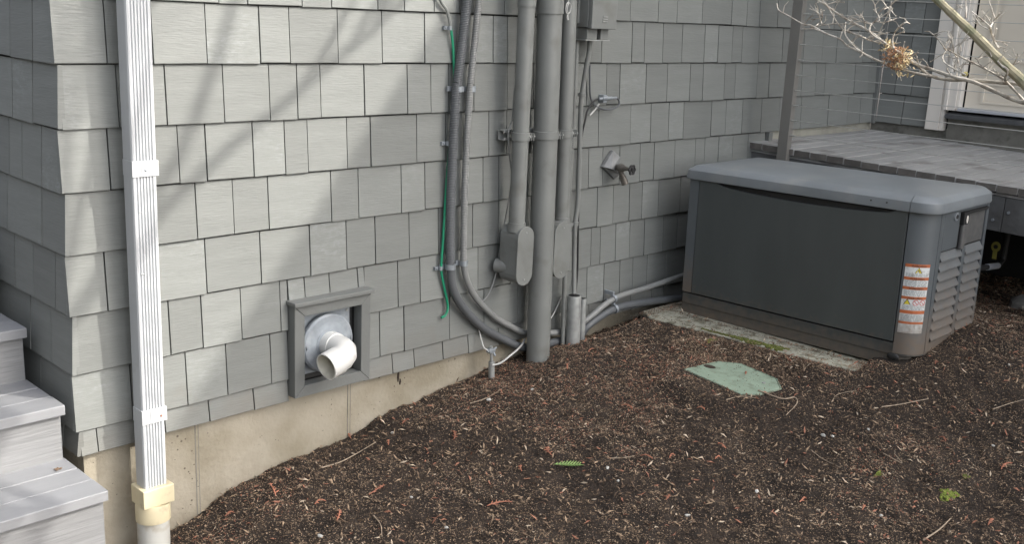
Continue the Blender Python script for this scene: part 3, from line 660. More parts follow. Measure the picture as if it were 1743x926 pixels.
# strut and clamps
st = Thing('strut_bracket', 'metal strut channel with clamps holding the three thick pipes', 'bracket', (2.0, -.02, .86))
c0 = Y(857, 227, -.03); zs = Y(930, 228, -.09).z
m_ = MB(); xa = Y(850, 228, -.02).x; xb = 2.245
m_.box(xa, xb, -.016, -.0135, zs-.0205, zs+.0205); m_.box(xa, xb, -.0455, -.0162, zs+.0182, zs+.0205); m_.box(xa, xb, -.0455, -.0162, zs-.0205, zs-.0182)
m_.box(xa, xb, -.0457, -.0435, zs+.010, zs+.0181); m_.box(xa, xb, -.0457, -.0435, zs-.0181, zs-.010)
st.part(m_, 'channel', M['galv_dull'])
for (pp, rr) in (PA, BIG, PC):
    c, d = extend(pp, zs+.017, zs-.017)
    m_ = MB(); m_.tube([c, c+(d-c)*.03, d-(d-c)*.03, d], [rr+.0005, rr+.0048, rr+.0048, rr+.0005], 56, cap=False, smooth=False)
    cl = st.part(m_, 'pipe_clamp', M['pipe'])
    cc = (c+d)/2; dv = Vector((.75, -.66, 0)); e_ = cc+dv*(rr+.008); 
    m_ = MB(); m_.box(e_.x-.010, e_.x-.006, e_.y-.012, e_.y+.01, zs-.015, zs+.015); m_.box(e_.x+.004, e_.x+.008, e_.y-.012, e_.y+.01, zs-.015, zs+.015)
    m_.build('ear', M['pipe'], cl)
    m_ = MB(); m_.tube([(e_.x-.022, e_.y-.003, zs), (e_.x+.02, e_.y-.003, zs)], .004, 8); m_.tube([(e_.x-.017, e_.y-.003, zs), (e_.x-.011, e_.y-.003, zs)], .0085, 6, smooth=False); m_.build('bolt', M['galv_dull'], cl)
for ch in st.e.children_recursive: pass
# thin cable hanging beside the left pipe
tc = Thing('thin_cable', 'thin grey cable looping over the strut end and down behind the left fitting', 'cable', (1.75, -.03, .0))
m_ = MB(); m_.tube(smooth_path([Y(876,150,-.04), Y(872,200,-.05), Y(868,215,-.06), Y(865,230,-.06), Y(868,270,-.05), Y(871,300,-.04), Y(866,340,-.03), Y(858,385,-.02), Y(850,430,-.012), Y(843,470,-.012), Y(832,500,-.012), Y(815,520,-.012)], 6), .003, 6); tc.part(m_, 'cable', M['greycond'])
# small utility box at the top
ub = Thing('utility_box', 'small grey utility box on the wall at the top, right of the pipes', 'box', (2.28, 0, 1.25))
fx0, fx1 = Y(1007, 30, -.135).x, Y(1048, 30, -.135).x; zb1 = Y(1027, 49, -.135).z
m_ = MB(); m_.box(fx0, fx1-.002, -.115, .0, zb1+.004, 2.0); ub.part(m_, 'housing', M['pipe'], .003)
m_ = MB(); m_.box(fx0+.002, fx1+.006, -.137, -.1165, zb1, 2.0); cv = ub.part(m_, 'cover', M['pipe'], .003)
m_ = MB()
for i in range(3): zz_ = Y(1029, 28+i*4, -.137).z; m_.box(Y(1026,30,-.137).x, Y(1034,30,-.137).x, -.1405, -.136, zz_-.0014, zz_+.0014)
m_.build('raised_line', M['galv_dull'], cv)
m_ = MB(); zb2 = Y(1025, 67, -.11).z; m_.box(fx0+.01, fx0+.075, -.108, -.02, zb2, zb1+.003); m_.box(fx1-.06, fx1-.01, -.108, -.02, zb2, zb1+.003); ub.part(m_, 'lower_housing', M['pipe'], .002)
m_ = MB(); m_.box(fx0+.076, fx1-.061, -.09, -.02, zb2+.002, zb1+.0035); ub.part(m_, 'cable_port', M['black'])
m_ = MB(); m_.box(fx0+.0, fx1-.002, -.112, -.015, zb2-.005, zb2-.0005); ub.part(m_, 'base_plate', M['galv_dull'])
m_ = MB(); m_.box(fx0-.014, fx0-.001, -.07, .0, zb1+.02, 2.0); ub.part(m_, 'hinge_side', M['pipe'], .002)
# hanging wire seal ring
hr = Thing('wire_ring', 'twisted bare wire ring hanging in front of the pipes at the very top', 'ring', tuple(Y(967, 12, -.145)))
c = Y(967, 13, -.145); m_ = MB()
m_.tube([c+Vector((math.cos(t)*.014, 0, math.sin(t)*.023)) for t in [i*2*math.pi/20 for i in range(21)]], .0022, 6, cap=False)
m_.tube([c+Vector((math.cos(t)*.011+.003, -.003, math.sin(t)*.020)) for t in [i*2*math.pi/20 for i in range(21)]], .0018, 6, cap=False)
m_.tube([c+Vector((0,0,.023)), c+Vector((.002,.0,.06)), c+Vector((.0,.02,.12))], .002, 6); hr.part(m_, 'ring', M['lightwire'])
m_ = MB(); m_.tube(smooth_path([c+Vector((.002,0,-.023)), c+Vector((-.003,0,-.035)), c+Vector((.003,0,-.048))]), .0018, 6); m_.tube([c+Vector((0,0,-.023)), c+Vector((.007,0,-.046))], .0018, 6); hr.part(m_, 'tail', M['lightwire'])
# coax with ground block
cx_ = Thing('coax_coil', 'small loop of cable with a metal ground block on the shingles above the faucet', 'cable', tuple(Y(1035, 175, -.01)))
m_ = MB(); m_.tube(smooth_path([Y(1004,110,-.012), Y(1004,140,-.012), Y(1005,163,-.012), Y(1010,176,-.014), Y(1022,184,-.018), Y(1036,186,-.02), Y(1050,182,-.02), Y(1054,174,-.02), Y(1051,167,-.022), Y(1045,166,-.024)], 6), .0048, 8); cx_.part(m_, 'cable', M['darkcond'])
m_ = MB(); m_.tube(smooth_path([Y(1022,166,-.024), Y(1012,171,-.02), Y(1005,180,-.016), Y(999,190,-.014), Y(996,205,-.014), Y(990,235,-.014), Y(986,300,-.014), Y(984,400,-.014), Y(983,460,-.014), Y(980,497,-.03)], 6), .0044, 8); cx_.part(m_, 'cable', M['black'])
m_ = MB(); m_.tube(smooth_path([Y(1020,176,-.02), Y(1013,186,-.015), Y(1004,196,-.012)], 4), .0035, 6); cx_.part(m_, 'cable', M['lightwire'])
m_ = MB(); a, b = Y(1019, 168, -.026), Y(1049, 166, -.026); m_.tube([a, a.lerp(b,.2), a.lerp(b,.21), a.lerp(b,.5), a.lerp(b,.51), a.lerp(b,.75), a.lerp(b,.76), b], [.007,.007,.010,.010,.0075,.0075,.0055,.0055], 12); c = a.lerp(b, .33); m_.box(c.x-.012, c.x+.012, -.03, .0, c.z-.018, c.z+.016); cx_.part(m_, 'ground_block', M['galv'])
# hose faucet
hb = Thing('hose_faucet', 'metal hose faucet with black wheel handle on a slanted bracket in the shingles', 'faucet', tuple(Y(1050, 285, 0)))
A_, B_, C_, D_ = Y(1044, 256, -.014), Y(1056, 267, -.034), Y(1041, 287, -.046), Y(1027, 284, -.016)
E1, F1 = Y(1046, 305, -.006), Y(1057, 296, -.022)
m_ = MB(); m_.add([A_, B_, C_, D_, E1, F1]+[Vector((p.x, .003, p.z)) for p in (A_, B_, C_, D_, E1, F1)], [(0,1,2,3),(3,2,5,4),(1,5,2),(0,3,9,6),(3,4,10,9),(4,5,11,10),(5,1,7,11),(1,0,6,7)]); M['bracket'] = mat('tarnished_bracket', (.19, .195, .195), .5, .2, 30); hb.part(m_, 'bracket', M['bracket'], .0015)
s0 = Y(1049, 284, -.03); s1 = Y(1060, 286, -.085); s2 = Y(1071, 288, -.125)
m_ = MB(); m_.tube([s0, s0.lerp(s1,.5), s0.lerp(s1,.52), s1, s1.lerp(s2,.3), s2], [.014,.014,.0185,.0185,.012,.008], 14); hb.part(m_, 'valve_body', M['brass'])
sp0 = Y(1056, 290, -.07); sp1 = Y(1064, 313, -.085)
m_ = MB(); m_.tube([sp0, sp0.lerp(sp1,.4), sp0.lerp(sp1,.42), sp0.lerp(sp1,.75), sp0.lerp(sp1,.77), sp1], [.012,.013,.016,.016,.0175,.0175], 14); hb.part(m_, 'spout', M['brass'])
hc = Y(1076, 289, -.135); ax = (s2-s1).normalized(); u_ = ax.cross(Vector((0,0,1))).normalized(); v_ = ax.cross(u_)
m_ = MB(); n_ = 30
m_.tube([hc+(u_*math.cos(2*math.pi*i/n_)+v_*math.sin(2*math.pi*i/n_))*(.0195+.0025*math.cos(6*2*math.pi*i/n_)) for i in range(n_+1)], .0048, 8, cap=False)
for i in range(3):
    an = math.pi*i/3; d = u_*math.cos(an)+v_*math.sin(an); m_.tube([hc-d*.019, hc+d*.019], .0036, 6)
m_.tube([hc-ax*.008, hc+ax*.006], .007, 10); hb.part(m_, 'wheel_handle', M['black'])
# grounding rod
gr = Thing('grounding_rod', 'short galvanised ground rod with wire clamp at the foot of the wall', 'rod', tuple(Y(838, 645, -.06)))
a = Y(838, 643, -.06); b = Y(835.5, 594, -.06)
m_ = MB(); m_.tube([a-Vector((0,0,.08)), b.lerp(a,.45)], .0135, 14); gr.part(m_, 'sleeve', M['galv_dull'])
m_ = MB(); m_.tube([a, b-Vector((0,0,-.012))], .007, 10); gr.part(m_, 'rod', M['galv_dull'])
m_ = MB(); m_.box(b.x-.017, b.x+.017, b.y-.013, b.y+.013, b.z-.016, b.z+.002); m_.tube([b+Vector((-.024,-.004,-.007)), b+Vector((.03,-.004,.0))], .005, 8); m_.tube([b+Vector((.012,-.016,-.03)), b+Vector((.012,.0,-.01))], .005, 8); gr.part(m_, 'clamp', M['galv'], .002)
m_ = MB(); m_.tube(smooth_path([Y(815,560,-.014), Y(820,580,-.03), Y(824,592,-.05), Y(831,597,-.06)], 6), .0028, 6); gr.part(m_, 'wire', M['lightwire'])
m_ = MB(); m_.tube(smooth_path([Y(838,622,-.075), Y(852,618,-.09), Y(868,606,-.1), Y(880,596,-.09), Y(889,586,-.05), Y(893,578,-.03)], 6), .0042, 8); gr.part(m_, 'wire', M['lightwire'])
m_ = MB(); m_.tube(smooth_path([Y(935,545,-.02), Y(942,535,-.015), Y(953,512,-.012), Y(959,500,-.012)], 5), .0028, 6); gr.part(m_, 'wire', M['lightwire'])

# ------------------------------------------------------------------ stairs
sr_ = Thing('wooden_stairs', 'grey painted wooden stairs climbing along the shaded left wall', 'stairs', (-.6, -.3, -.6))
nos = [(-.287, -.078), (-.010, .1055), (.256, .288), (.52, .47), (.79, .655)]
XR = -.032; XL = -1.15
for i, (yn, zt) in enumerate(nos):
    dz = zt
    nxt = nos[i+1][0] if i+1 < len(nos) else yn+.27
    w3 = (nxt+.03-yn)/3
    for j in range(3):
        m_ = MB(); m_.box(XL, XR-(.0008*j), yn+j*w3+(.0025 if j else 0), yn+(j+1)*w3-.0005, zt-.033+(.0 if j == 0 else .0), zt-(.0008*(j % 2))); sr_.part(m_, 'tread_board', M['stair'], .003)
    m_ = MB(); m_.box(XL+.01, XR-.008, yn+.022, yn+.042, zt-.21, zt-.0335); sr_.part(m_, 'riser', M['riser'])
m_ = MB(); zprev = -1.2
pl_ = [(-.262, -1.2), (-.262, -.1145)]
for i in range(len(nos)-1):
    pl_ += [(nos[i+1][0]+.024, nos[i][1]-.0345), (nos[i+1][0]+.024, nos[i+1][1]-.0345)]
pl_ += [(1.1, nos[-1][1]-.0345), (1.1, -1.2)]
m_.prism([(XR-.05, y, z) for y, z in pl_], (.04, 0, 0)); sr_.part(m_, 'stringer', M['riser'])
m_ = MB(); m_.box(XL, XR-.01, -.263, -.243, -.9, -.1115-.175); sr_.part(m_, 'riser', M['riser'])

# ------------------------------------------------------------------ generator and its pad
GX, GY, GZ = 2.95, -.2, -.02
pad = MB(); nn = 26; pv = []
pxo = []
for i in range(nn+1):
    t = i/nn; pxo.append((2.735+.075*t+random.uniform(-.007, .007), -.16-1.02*t))
out = [(x, y) for x, y in pxo]+[(2.86, -1.22), (3.66, -1.30), (3.70, -.08), (2.80, -.08)]
pad.prism([(x, y, -.068) for x, y in out][::-1], (0, 0, -.06))
pd_ = pad.build('concrete_pad', M['pad'], None, .006); tag(pd_, 'pale mossy concrete pad showing as a strip beside the generator', 'concrete pad')
gen = bpy.data.objects.new('generator', None); COL.objects.link(gen); gen.location = (GX, GY, GZ); gen.rotation_euler = (-.016, 0, 0)
tag(gen, 'dark grey standby generator with a blue grey lid standing on the concrete pad', 'generator')
def gpart(m_, name, mt, bevel=0, parent=None, label=None, seg=2):
    o = m_.build(name, mt, parent or gen, bevel, seg)
    if label: o['label'] = label
    return o
LY = -1.195; WX = .60
def body_outline(o_=0, corner=True):
    c = [(0-o_, .0), (0-o_, -1.095), (.002-o_, -1.11), (.008-o_, -1.13), (.02-o_*.8, -1.152-o_*.5), (.038-o_*.6, -1.17-o_*.8), (.062-o_*.4, -1.184-o_), (.09, LY+.003-o_), (.12, LY-o_), (WX-.02, LY-o_), (WX+o_, LY+.02), (WX+o_, 0)]
    return c
m_ = MB(); m_.prism([(x, y, -.05) for x, y in [(-.012+.02, .0), (.008, -1.09), (.05, -1.15), (.58, -1.16), (.58, 0)]][::-1], (0, 0, .05)); gpart(m_, 'plinth', M['soil'] if False else M['genbase'])
m_ = MB(); m_.prism([(x, y, 0.0) for x, y in body_outline(-.003)], (0, 0, .052)); gpart(m_, 'base_frame', M['genbase'], .003)
m_ = MB(); m_.prism([(x, y, .059) for x, y in body_outline(-.012)], (0, 0, .555)); gpart(m_, 'inner_cabinet', M['black'])
m_ = MB(); m_.box(-.001, .012, -.052, .0, .059, .628); m_.box(-.001, .012, -.0535, -.0525, .059, .62); gpart(m_, 'corner_post', M['gencap'], .002)
# long side panel, its upper edge dips to make a finger gap under the lid
top = []
for i in range(25):
    t = i/24; yy = -.056-1.034*t; dip = .0 if t < .12 else .022*math.sin(min(1, (t-.12)/.82)*math.pi)**.6 if t < .94 else 0
    top.append((yy, .622-dip-.012*(1 if .12 < t < .94 else 0)))
m_ = MB(); ol = [(-.004, -.056, .060)]+[(-.004, y, z) for y, z in top]+[(-.004, -1.090, .060)]
m_.prism(ol, (.012, 0, 0)); gpart(m_, 'side_panel', M['genpanel'], .0015)
# end cap in plastic with rounded corner
endo = body_outline(0)[1:10]
endo_full = endo; endo = endo[:8]
m_ = MB(); oo = [(x, y, .012) for x, y in endo]; ii = [(.03, -1.095, .012)]
n_ = len(endo)
vs = [(x, y, z) for z in (.010, .626) for x, y in endo]
m_.add(vs, [(i, i+1, n_+i+1, n_+i) for i in range(7)], True); gpart(m_, 'corner_panel', M['gencap'])
endo = endo_full
# end face: frame pieces round a recessed panel and two columns of louvers
ex0, ex1 = .09, WX-.02
Lc = (.125, .350, .385, .578)    # left column x0,x1, right column x0,x1
m_ = MB(); yf = LY
m_.box(ex0, Lc[0], yf, yf+.015, .010, .626); m_.box(Lc[1], Lc[2], yf-.002, yf+.012, .04, .445)
m_.box(Lc[3], WX+.005, yf, yf+.02, .010, .626); m_.box(Lc[0], Lc[3], yf+.001, yf+.015, .010, .052)
m_.box(Lc[0], .284, yf, yf+.015, .452, .626)
m_.box(.284, Lc[3], yf+.0005, yf+.015, .605, .626)
gpart(m_, 'end_frame', M['gencap'], .002)
m_ = MB(); m_.box(Lc[0], Lc[3], yf+.028, yf+.034, .05, .452); gpart(m_, 'louver_backing', M['black'])
m_ = MB(); m_.box(.346, Lc[3], yf+.007, yf+.013, .452, .604); gpart(m_, 'access_panel', M['recess'], .001)
NL = 9
pitch = (.446-.055)/NL
def louver(xa, xb, z):
    m_ = MB(); zt_, zb2_ = z+pitch*1.0, z+pitch*.14
    m_.add([(xa, yf+.012, zt_), (xb, yf+.012, zt_), (xb, yf-.007, zb2_+.006), (xa, yf-.007, zb2_+.006), (xa, yf-.007, zb2_), (xb, yf-.007, zb2_), (xb, yf+.012, zt_-.006), (xa, yf+.012, zt_-.006)],
           [(0,1,2,3),(2,3,4,5),(4,5,6,7),(0,3,4,7),(1,2,5,6),(0,1,6,7)])
    gpart(m_, 'louver', M['louver'], .0012)
for i in range(NL):
    z = .053+i*pitch; louver(Lc[0]+.001, Lc[1]-.001, z); louver(Lc[2]+.001, Lc[3]-.001, z)
# latch handle, lock
m_ = MB(); m_.box(.2845, .3455, yf+.006, yf+.014, .453, .6045); m_.box(.296, .348, yf-.014, yf+.0055, .5505, .603); m_.box(.3485, .572, yf-.010, yf+.004, .592, .6035)
ha = gpart(m_, 'latch_frame', M['black'], .002)
m_ = MB(); m_.box(.302, .342, yf-.013, yf+.0055, .440, .55); ha2 = gpart(m_, 'latch_handle', M['recess'], .006)
m_ = MB(); m_.prism([(.325+.010*math.cos(2*math.pi*i/12)*.8, yf-.0165, .572+.017*math.sin(2*math.pi*i/12)) for i in range(12)], (0, .003, 0)); gpart(m_, 'latch_button', M['casing'], 0, ha)
m_ = MB(); m_.tube([(.232, yf+.002, .592), (.232, yf-.006, .592), (.232, yf-.0065, .592)], [.020, .018, .012], 20); lk = gpart(m_, 'lock', M['galv'])
m_ = MB(); m_.tube([(.232, yf-.0066, .592), (.232, yf-.0095, .592)], [.010, .009], 12); gpart(m_, 'keyhole', M['black'], 0, lk)
# black hole in the base
m_ = MB(); m_.ball((.0, -1.10, -.006), 1, 12, 6, (.008, .028, .016)); gpart(m_, 'forklift_plug', M['black'])
# lid
def lid_outline(o_, r1=.085, r2=.02):
    xa, xb, ya, yb = -.016+o_, WX+.012-o_, .018-o_, LY-.018+o_; r1 = max(.01, r1-o_*.5); pts_ = []
    for (cx, cyy, rr, a0) in ((xa+r2, ya-r2, r2, 90), (xa+r1, yb+r1, r1, 180), (xb-r1*.7, yb+r1*.7, r1*.7, 270), (xb-r2, ya-r2, r2, 0)):
        for i in range(7): an = math.radians(a0+90*i/6); pts_.append((cx+rr*math.cos(an), cyy+rr*math.sin(an)))
    return pts_
lev = [(.010, .622), (.0, .6225), (-.002, .630), (.001, .664), (.004, .668), (.026, .686), (.032, .6885), (.10, .697), (.16, .700)]
vs = []; fs = []
for o_, z in lev: vs += [(x, y, z) for x, y in lid_outline(o_)]
n_ = len(lid_outline(0))
for i in range(len(lev)-1):
    for k in range(n_): fs.append((i*n_+k, i*n_+(k+1) % n_, (i+1)*n_+(k+1) % n_, (i+1)*n_+k))
fs.append(tuple(range((len(lev)-1)*n_, len(lev)*n_))); fs.append(tuple(range(n_)))
def lid_piece(name, keep_front):
    m_ = MB(); m_.add(vs, fs, True); o = gpart(m_, name, M['genlid'])
    bm = bmesh.new(); bm.from_mesh(o.data)
    yc = -1.100 if not keep_front else -1.103
    bmesh.ops.bisect_plane(bm, geom=bm.verts[:]+bm.edges[:]+bm.faces[:], plane_co=(0, yc, 0), plane_no=(0, 1, 0), clear_inner=not keep_front, clear_outer=keep_front)
    be = [e for e in bm.edges if len(e.link_faces) == 1]; bmesh.ops.holes_fill(bm, edges=be)
    if keep_front:
        for v in bm.verts: v.co.z += .0015; v.co.x += (.0015 if v.co.x > .3 else -.0015)
    bmesh.ops.recalc_face_normals(bm, faces=bm.faces)
    for f in bm.faces: f.smooth = len(f.verts) <= 4
    bm.to_mesh(o.data); bm.free(); o.data.set_sharp_from_angle(angle=math.radians(24)); return o
l1 = lid_piece('lid', False); l2 = lid_piece('lid_end', True)
for yy in (-.93, -1.0):
    m_ = MB(); m_.tube([(-.0155, yy, .648), (-.0185, yy, .648)], .0035, 8); gpart(m_, 'lid_screw', M['black'], 0, l1)
# warning sticker on the rounded corner
def corner_pt(sx, z, off=.0016):
    """sx runs along the rounded corner outline from the panel seam"""
    P_ = [Vector((x, y, 0)) for x, y in endo]; d = sx
    for a, b in zip(P_, P_[1:]):
        L_ = (b-a).length
        if d <= L_ or b is P_[-1]:
            p = a.lerp(b, d/L_); nrm = Vector(((b-a).y, -(b-a).x, 0)).normalized()
            if nrm.dot(Vector((-1, -1, 0))) < 0: nrm = -nrm
            return Vector((p.x, p.y, z))+nrm*off
        d -= L_
def patch(sa, sb, za_, zb_, name, mt, off, parent):
    m_ = MB(); k = 10; vs_ = []
    for i in range(k+1):
        sx = sa+(sb-sa)*i/k; vs_ += [corner_pt(sx, za_, off), corner_pt(sx, zb_, off), corner_pt(sx, za_, off-.0004), corner_pt(sx, zb_, off-.0004)]
    m_.add(vs_, [(4*i, 4*i+4, 4*i+5, 4*i+1) for i in range(k)]); m_.add(vs_, [(0,1,3,2), (4*k, 4*k+2, 4*k+3, 4*k+1)])
    o = m_.build(name, mt, parent); return o
SA, SB = .010, .112; S0, S1 = .405, .105
stk = patch(SA, SB, S1, S0, 'warning_sticker', M['sticker'], .0018, gen)
def zf(t): return S0+(S1-S0)*t
for t0, t1 in ((0, .045), (.185, .228), (.325, .368), (.465, .508), (.665, .715), (.83, .865)): patch(SA, SB, zf(t1), zf(t0), 'orange_band', M['orange'], .0023, stk)
def flat_text(txt, sx, z, size, mt, parent, off=.0030):
    cu = bpy.data.curves.new('lettering', 'FONT'); cu.body = txt; cu.size = size; cu.align_x = 'CENTER'; cu.resolution_u = 1
    o = bpy.data.objects.new('lettering', cu); dg = bpy.context.evaluated_depsgraph_get()
    COL.objects.link(o); dg.update(); me_ = bpy.data.meshes.new_from_object(o.evaluated_get(dg)); bpy.data.objects.remove(o)
    for v in me_.vertices: v.co = corner_pt(max(.001, sx+v.co.x), z+v.co.y, off)
    me_.materials.clear(); me_.materials.append(mt); o = bpy.data.objects.new('lettering', me_); COL.objects.link(o); o.parent = parent; return o
for t in (.040, .223, .363, .503): flat_text('WARNING', .064, zf(t), .0125, M['ink'], stk)
def tri(sx, z, h, mt, off, name='warning_triangle'):
    m_ = MB(); m_.add([corner_pt(sx-h*.58, z, off), corner_pt(sx+h*.58, z, off), corner_pt(sx, z+h, off)], [(0,1,2)]); m_.build(name, mt, stk)
tri(.064, zf(.128), .026, M['ink'], .0024); tri(.064, zf(.125), .022, M['yellow'], .0028)
m_ = MB(); z_ = zf(.12); m_.add([corner_pt(.0645+a, z_+b, .0032) for a, b in ((.001,.015),(-.004,.007),(0,.0075),(-.002,.001),(.004,.009),(0,.0085))], [(0,1,2,5),(2,3,4,5)]); m_.build('bolt_mark', M['ink'], stk)
tri(.034, zf(.585), .026, M['ink'], .0024); tri(.034, zf(.58), .020, M['yellow'], .0028)
for sx in (.068, .096):
    m_ = MB(); c_ = zf(.552); R_ = .0125; k = 16; vs_ = []
    for i in range(k): an = 2*math.pi*i/k; vs_ += [corner_pt(sx+R_*math.cos(an), c_+R_*math.sin(an), .0028), corner_pt(sx+R_*.78*math.cos(an), c_+R_*.78*math.sin(an), .0028)]
    m_.add(vs_, [(2*i, (2*i+2) % (2*k), (2*i+3) % (2*k), 2*i+1) for i in range(k)])
    m_.add([corner_pt(sx+a, c_+b, .0027) for a, b in ((-.009,.007),(-.007,.009),(.009,-.007),(.007,-.009))], [(0,1,2,3)]); m_.build('prohibition_mark', M['red'], stk)
m_ = MB(); rr_ = random.Random(3)
for (ta, tb) in ((.135, .178), (.235, .318), (.378, .458), (.60, .655), (.73, .82)):
    t = ta
    while t < tb:
        s_ = SA+.006
        while s_ < SB-.012:
            L_ = rr_.uniform(.004, .016); e_ = min(s_+L_, SB-.005); m_.add([corner_pt(s_, zf(t), .0024), corner_pt(e_, zf(t), .0024), corner_pt(e_, zf(t)-.0022, .0024), corner_pt(s_, zf(t)-.0022, .0024)], [(0,1,2,3)]); s_ = e_+.003
        t += .0165
o = m_.build('fine_print', M['inkgrey'], stk); o['kind'] = 'stuff'

# ------------------------------------------------------------------ deck, post and cables
dk = Thing('wooden_deck', 'grey painted wooden deck in front of the cream door with worn boards', 'deck', (4.5, -.8, .65))
bw = .0965
for i in range(42):
    y1_ = .024-i*bw; y0_ = y1_-bw+.003; zt = .709+.030*y1_*(1 if y1_ > -1.5 else 1)
    if zt < .62: zt = .62
    e = random.uniform(-.003, .003)
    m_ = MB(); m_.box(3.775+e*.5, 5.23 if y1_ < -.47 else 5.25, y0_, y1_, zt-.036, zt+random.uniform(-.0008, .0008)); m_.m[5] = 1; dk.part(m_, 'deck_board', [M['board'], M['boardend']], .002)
def slab(x0, x1, ya, yb, zt0, zt1, h, name, mt):
    m_ = MB(); m_.add([(x0,ya,zt0),(x1,ya,zt0),(x1,yb,zt1),(x0,yb,zt1),(x0,ya,zt0-h),(x1,ya,zt0-h),(x1,yb,zt1-h),(x0,yb,zt1-h)],[(0,1,2,3),(4,7,6,5),(0,4,5,1),(1,5,6,2),(2,6,7,3),(3,7,4,0)])
    return dk.part(m_, name, mt, .0015)
slab(3.790, 3.83, .024, -4, .6725, .55, .014, 'edge_strip', M['board'])
slab(3.796, 3.835, .024, -1.365, .657, .614, .165, 'fascia_board', M['fascia'])
slab(3.796, 3.835, -1.368, -4, .614, .535, .165, 'fascia_board', M['fascia'])
for yy in (-.8, -1.6, -2.4, -3.2): slab(3.84, 5.2, yy, yy-.04, .64, .64, .14, 'joist', M['fascia'])
for q_ in ((1690, 374), (1717, 362)):
    c = X(q_[0], q_[1], 3.796); m_ = MB(); m_.tube([(3.799, c.y, c.z), (3.789, c.y, c.z)], .007, 8); dk.part(m_, 'bolt', M['galv'])
m_ = MB(); m_.box(4.9, 5.19, -4.2, -.1, -.1, .5); dk.part(m_, 'deck_shade_block', M['black'])  # black block added so the space under the deck goes dark
rl = Thing('cable_railing', 'bronze grey railing post with thin steel cables along the deck edge', 'railing', (3.795, -.2, .6))
def post(y0_, y1_):
    m_ = MB(); m_.box(3.745, 3.788, y0_, y1_, .50, 1.75)
    return rl.part(m_, 'post', M['postm'], .002)
post(-.238, -.180); post(-2.5, -2.44)
m_ = MB(); m_.box(3.74, 3.793, -2.6, -.15, 1.751, 1.79); rl.part(m_, 'top_rail', M['postm'], .002)
for i in range(12):
    z = .775+.0788*i
    if z > 1.74: break
    m_ = MB(); P_ = [Vector((3.762, -.2385, z)), Vector((3.762, -.9, z-.004)), Vector((3.762, -1.6, z-.006)), Vector((3.762, -2.43, z))]
    m_.tube(P_, .0021, 6); m_.tube([P_[0], P_[0]+Vector((0, -.03, 0))], .0038, 8); rl.part(m_, 'cable', M['steelwire'])
# under the deck
gas = Thing('gas_pipe', 'gas line with a yellow tag in the dark under the deck', 'pipe', (3.9, -1.2, .2))
a, b = X(1664, 457, 3.75), X(1698, 452, 4.1)
m_ = MB(); m_.tube([X(1640, 461, 3.6), a, a.lerp(b, .45)], .014, 12); gas.part(m_, 'hose', M['black'])
m_ = MB(); m_.tube([a.lerp(b, .45), b], .0165, 12); gas.part(m_, 'fitting', M['alu'])
m_ = MB(); m_.tube([b, b+Vector((.12, .02, .01)), b+Vector((.14, .02, .3))], .016, 10); gas.part(m_, 'riser_pipe', M['black'])
c = X(1695, 420, 4.05); m_ = MB(); k = 14
m_.prism([(c.x, c.y+.022*math.cos(2*math.pi*i/k), c.z+.026*math.sin(2*math.pi*i/k)) for i in range(k)], (.004, 0, 0)); m_.box(c.x, c.x+.004, c.y-.010, c.y+.010, c.z-.062, c.z-.02); tg = gas.part(m_, 'tag', M['tag'])
m_ = MB(); m_.tube([(c.x-.002, c.y, c.z), (c.x-.001, c.y, c.z)], .011, 10); gas.part(m_, 'tag_hole', M['black'])
# stone at the right edge
stn = MB(); p = at(1741, 520, 2, .03); stn.ball((p.x+.03, p.y-.02, .02), 1, 10, 8, (.10, .10, .06), .14); o = stn.build('stone', M['stone']); tag(o, 'grey stone at the far right edge below the deck', 'stone')

# ------------------------------------------------------------------ things on the ground
vb = Thing('valve_lid', 'faded green plastic valve box lid flush in the mulch', 'valve box lid', (2.53, -.8, -.14))
hz = HZ
cor = [at(x, y, 2, hz) for x, y in ((1169, 629), (1224, 616), (1262, 620), (1321, 645), (1328, 661), (1293, 671), (1262, 670))]
m_ = MB(); m_.prism([(p.x, p.y, hz) for p in cor], (0, 0, -.05)); vb.part(m_, 'lid', M['hatch'], .003)
cen = sum(cor, Vector())/len(cor)
m_ = MB(); 
for p, q2 in zip(cor, cor[1:]+cor[:1]):
    a, b = cen+(p-cen)*1.045, cen+(q2-cen)*1.045; c, d = cen+(p-cen)*1.012, cen+(q2-cen)*1.012
    m_.add([a, b, d, c]+[v+Vector((0,0,-.04)) for v in (a, b, d, c)], [(0,1,2,3),(0,1,5,4),(1,2,6,5),(2,3,7,6),(3,0,4,7)])
vb.part(m_, 'rim', M['hatch'])
m_ = MB(); c = at(1300, 652, 2, hz+.001); m_.tube([(c.x, c.y, hz-.002), (c.x, c.y, hz+.003)], .008, 8); vb.part(m_, 'bolt', M['galv_dull']); m_ = MB(); c = at(1208, 624, 2, hz+.001); m_.ball((c.x, c.y, hz), 1, 10, 5, (.022, .03, .0025)); vb.part(m_, 'finger_hole', M['chipA'])

def ground_at(px, py):
    """where the line of sight meets the bed"""
    d = CR*((px-871.5)/FPX) - CU*((py-463)/FPX) + CF; t = 1.
    for _ in range(60):
        p = CO+d*t; h = p.z-gz(p.x, p.y)
        if abs(h) < 5e-4: break
        t += h*.9/abs(d.z)*.9
    return CO+d*t
# loose mulch
N = 440000
def scatter(n, xr, yr):
    x = rng.uniform(*xr, n); y = rng.uniform(*yr, n); return x, y
x, y = scatter(N-9000, (.05, 4.9), (-2.4, .035)); x2, y2 = scatter(9000, (2.5, 2.78), (-1.05, -.45)); x = np.r_[x, x2]; y = np.r_[y, y2]
keep = ~((x > 2.93) & (x < 3.56) & (y > -1.36) & (y < -.18))
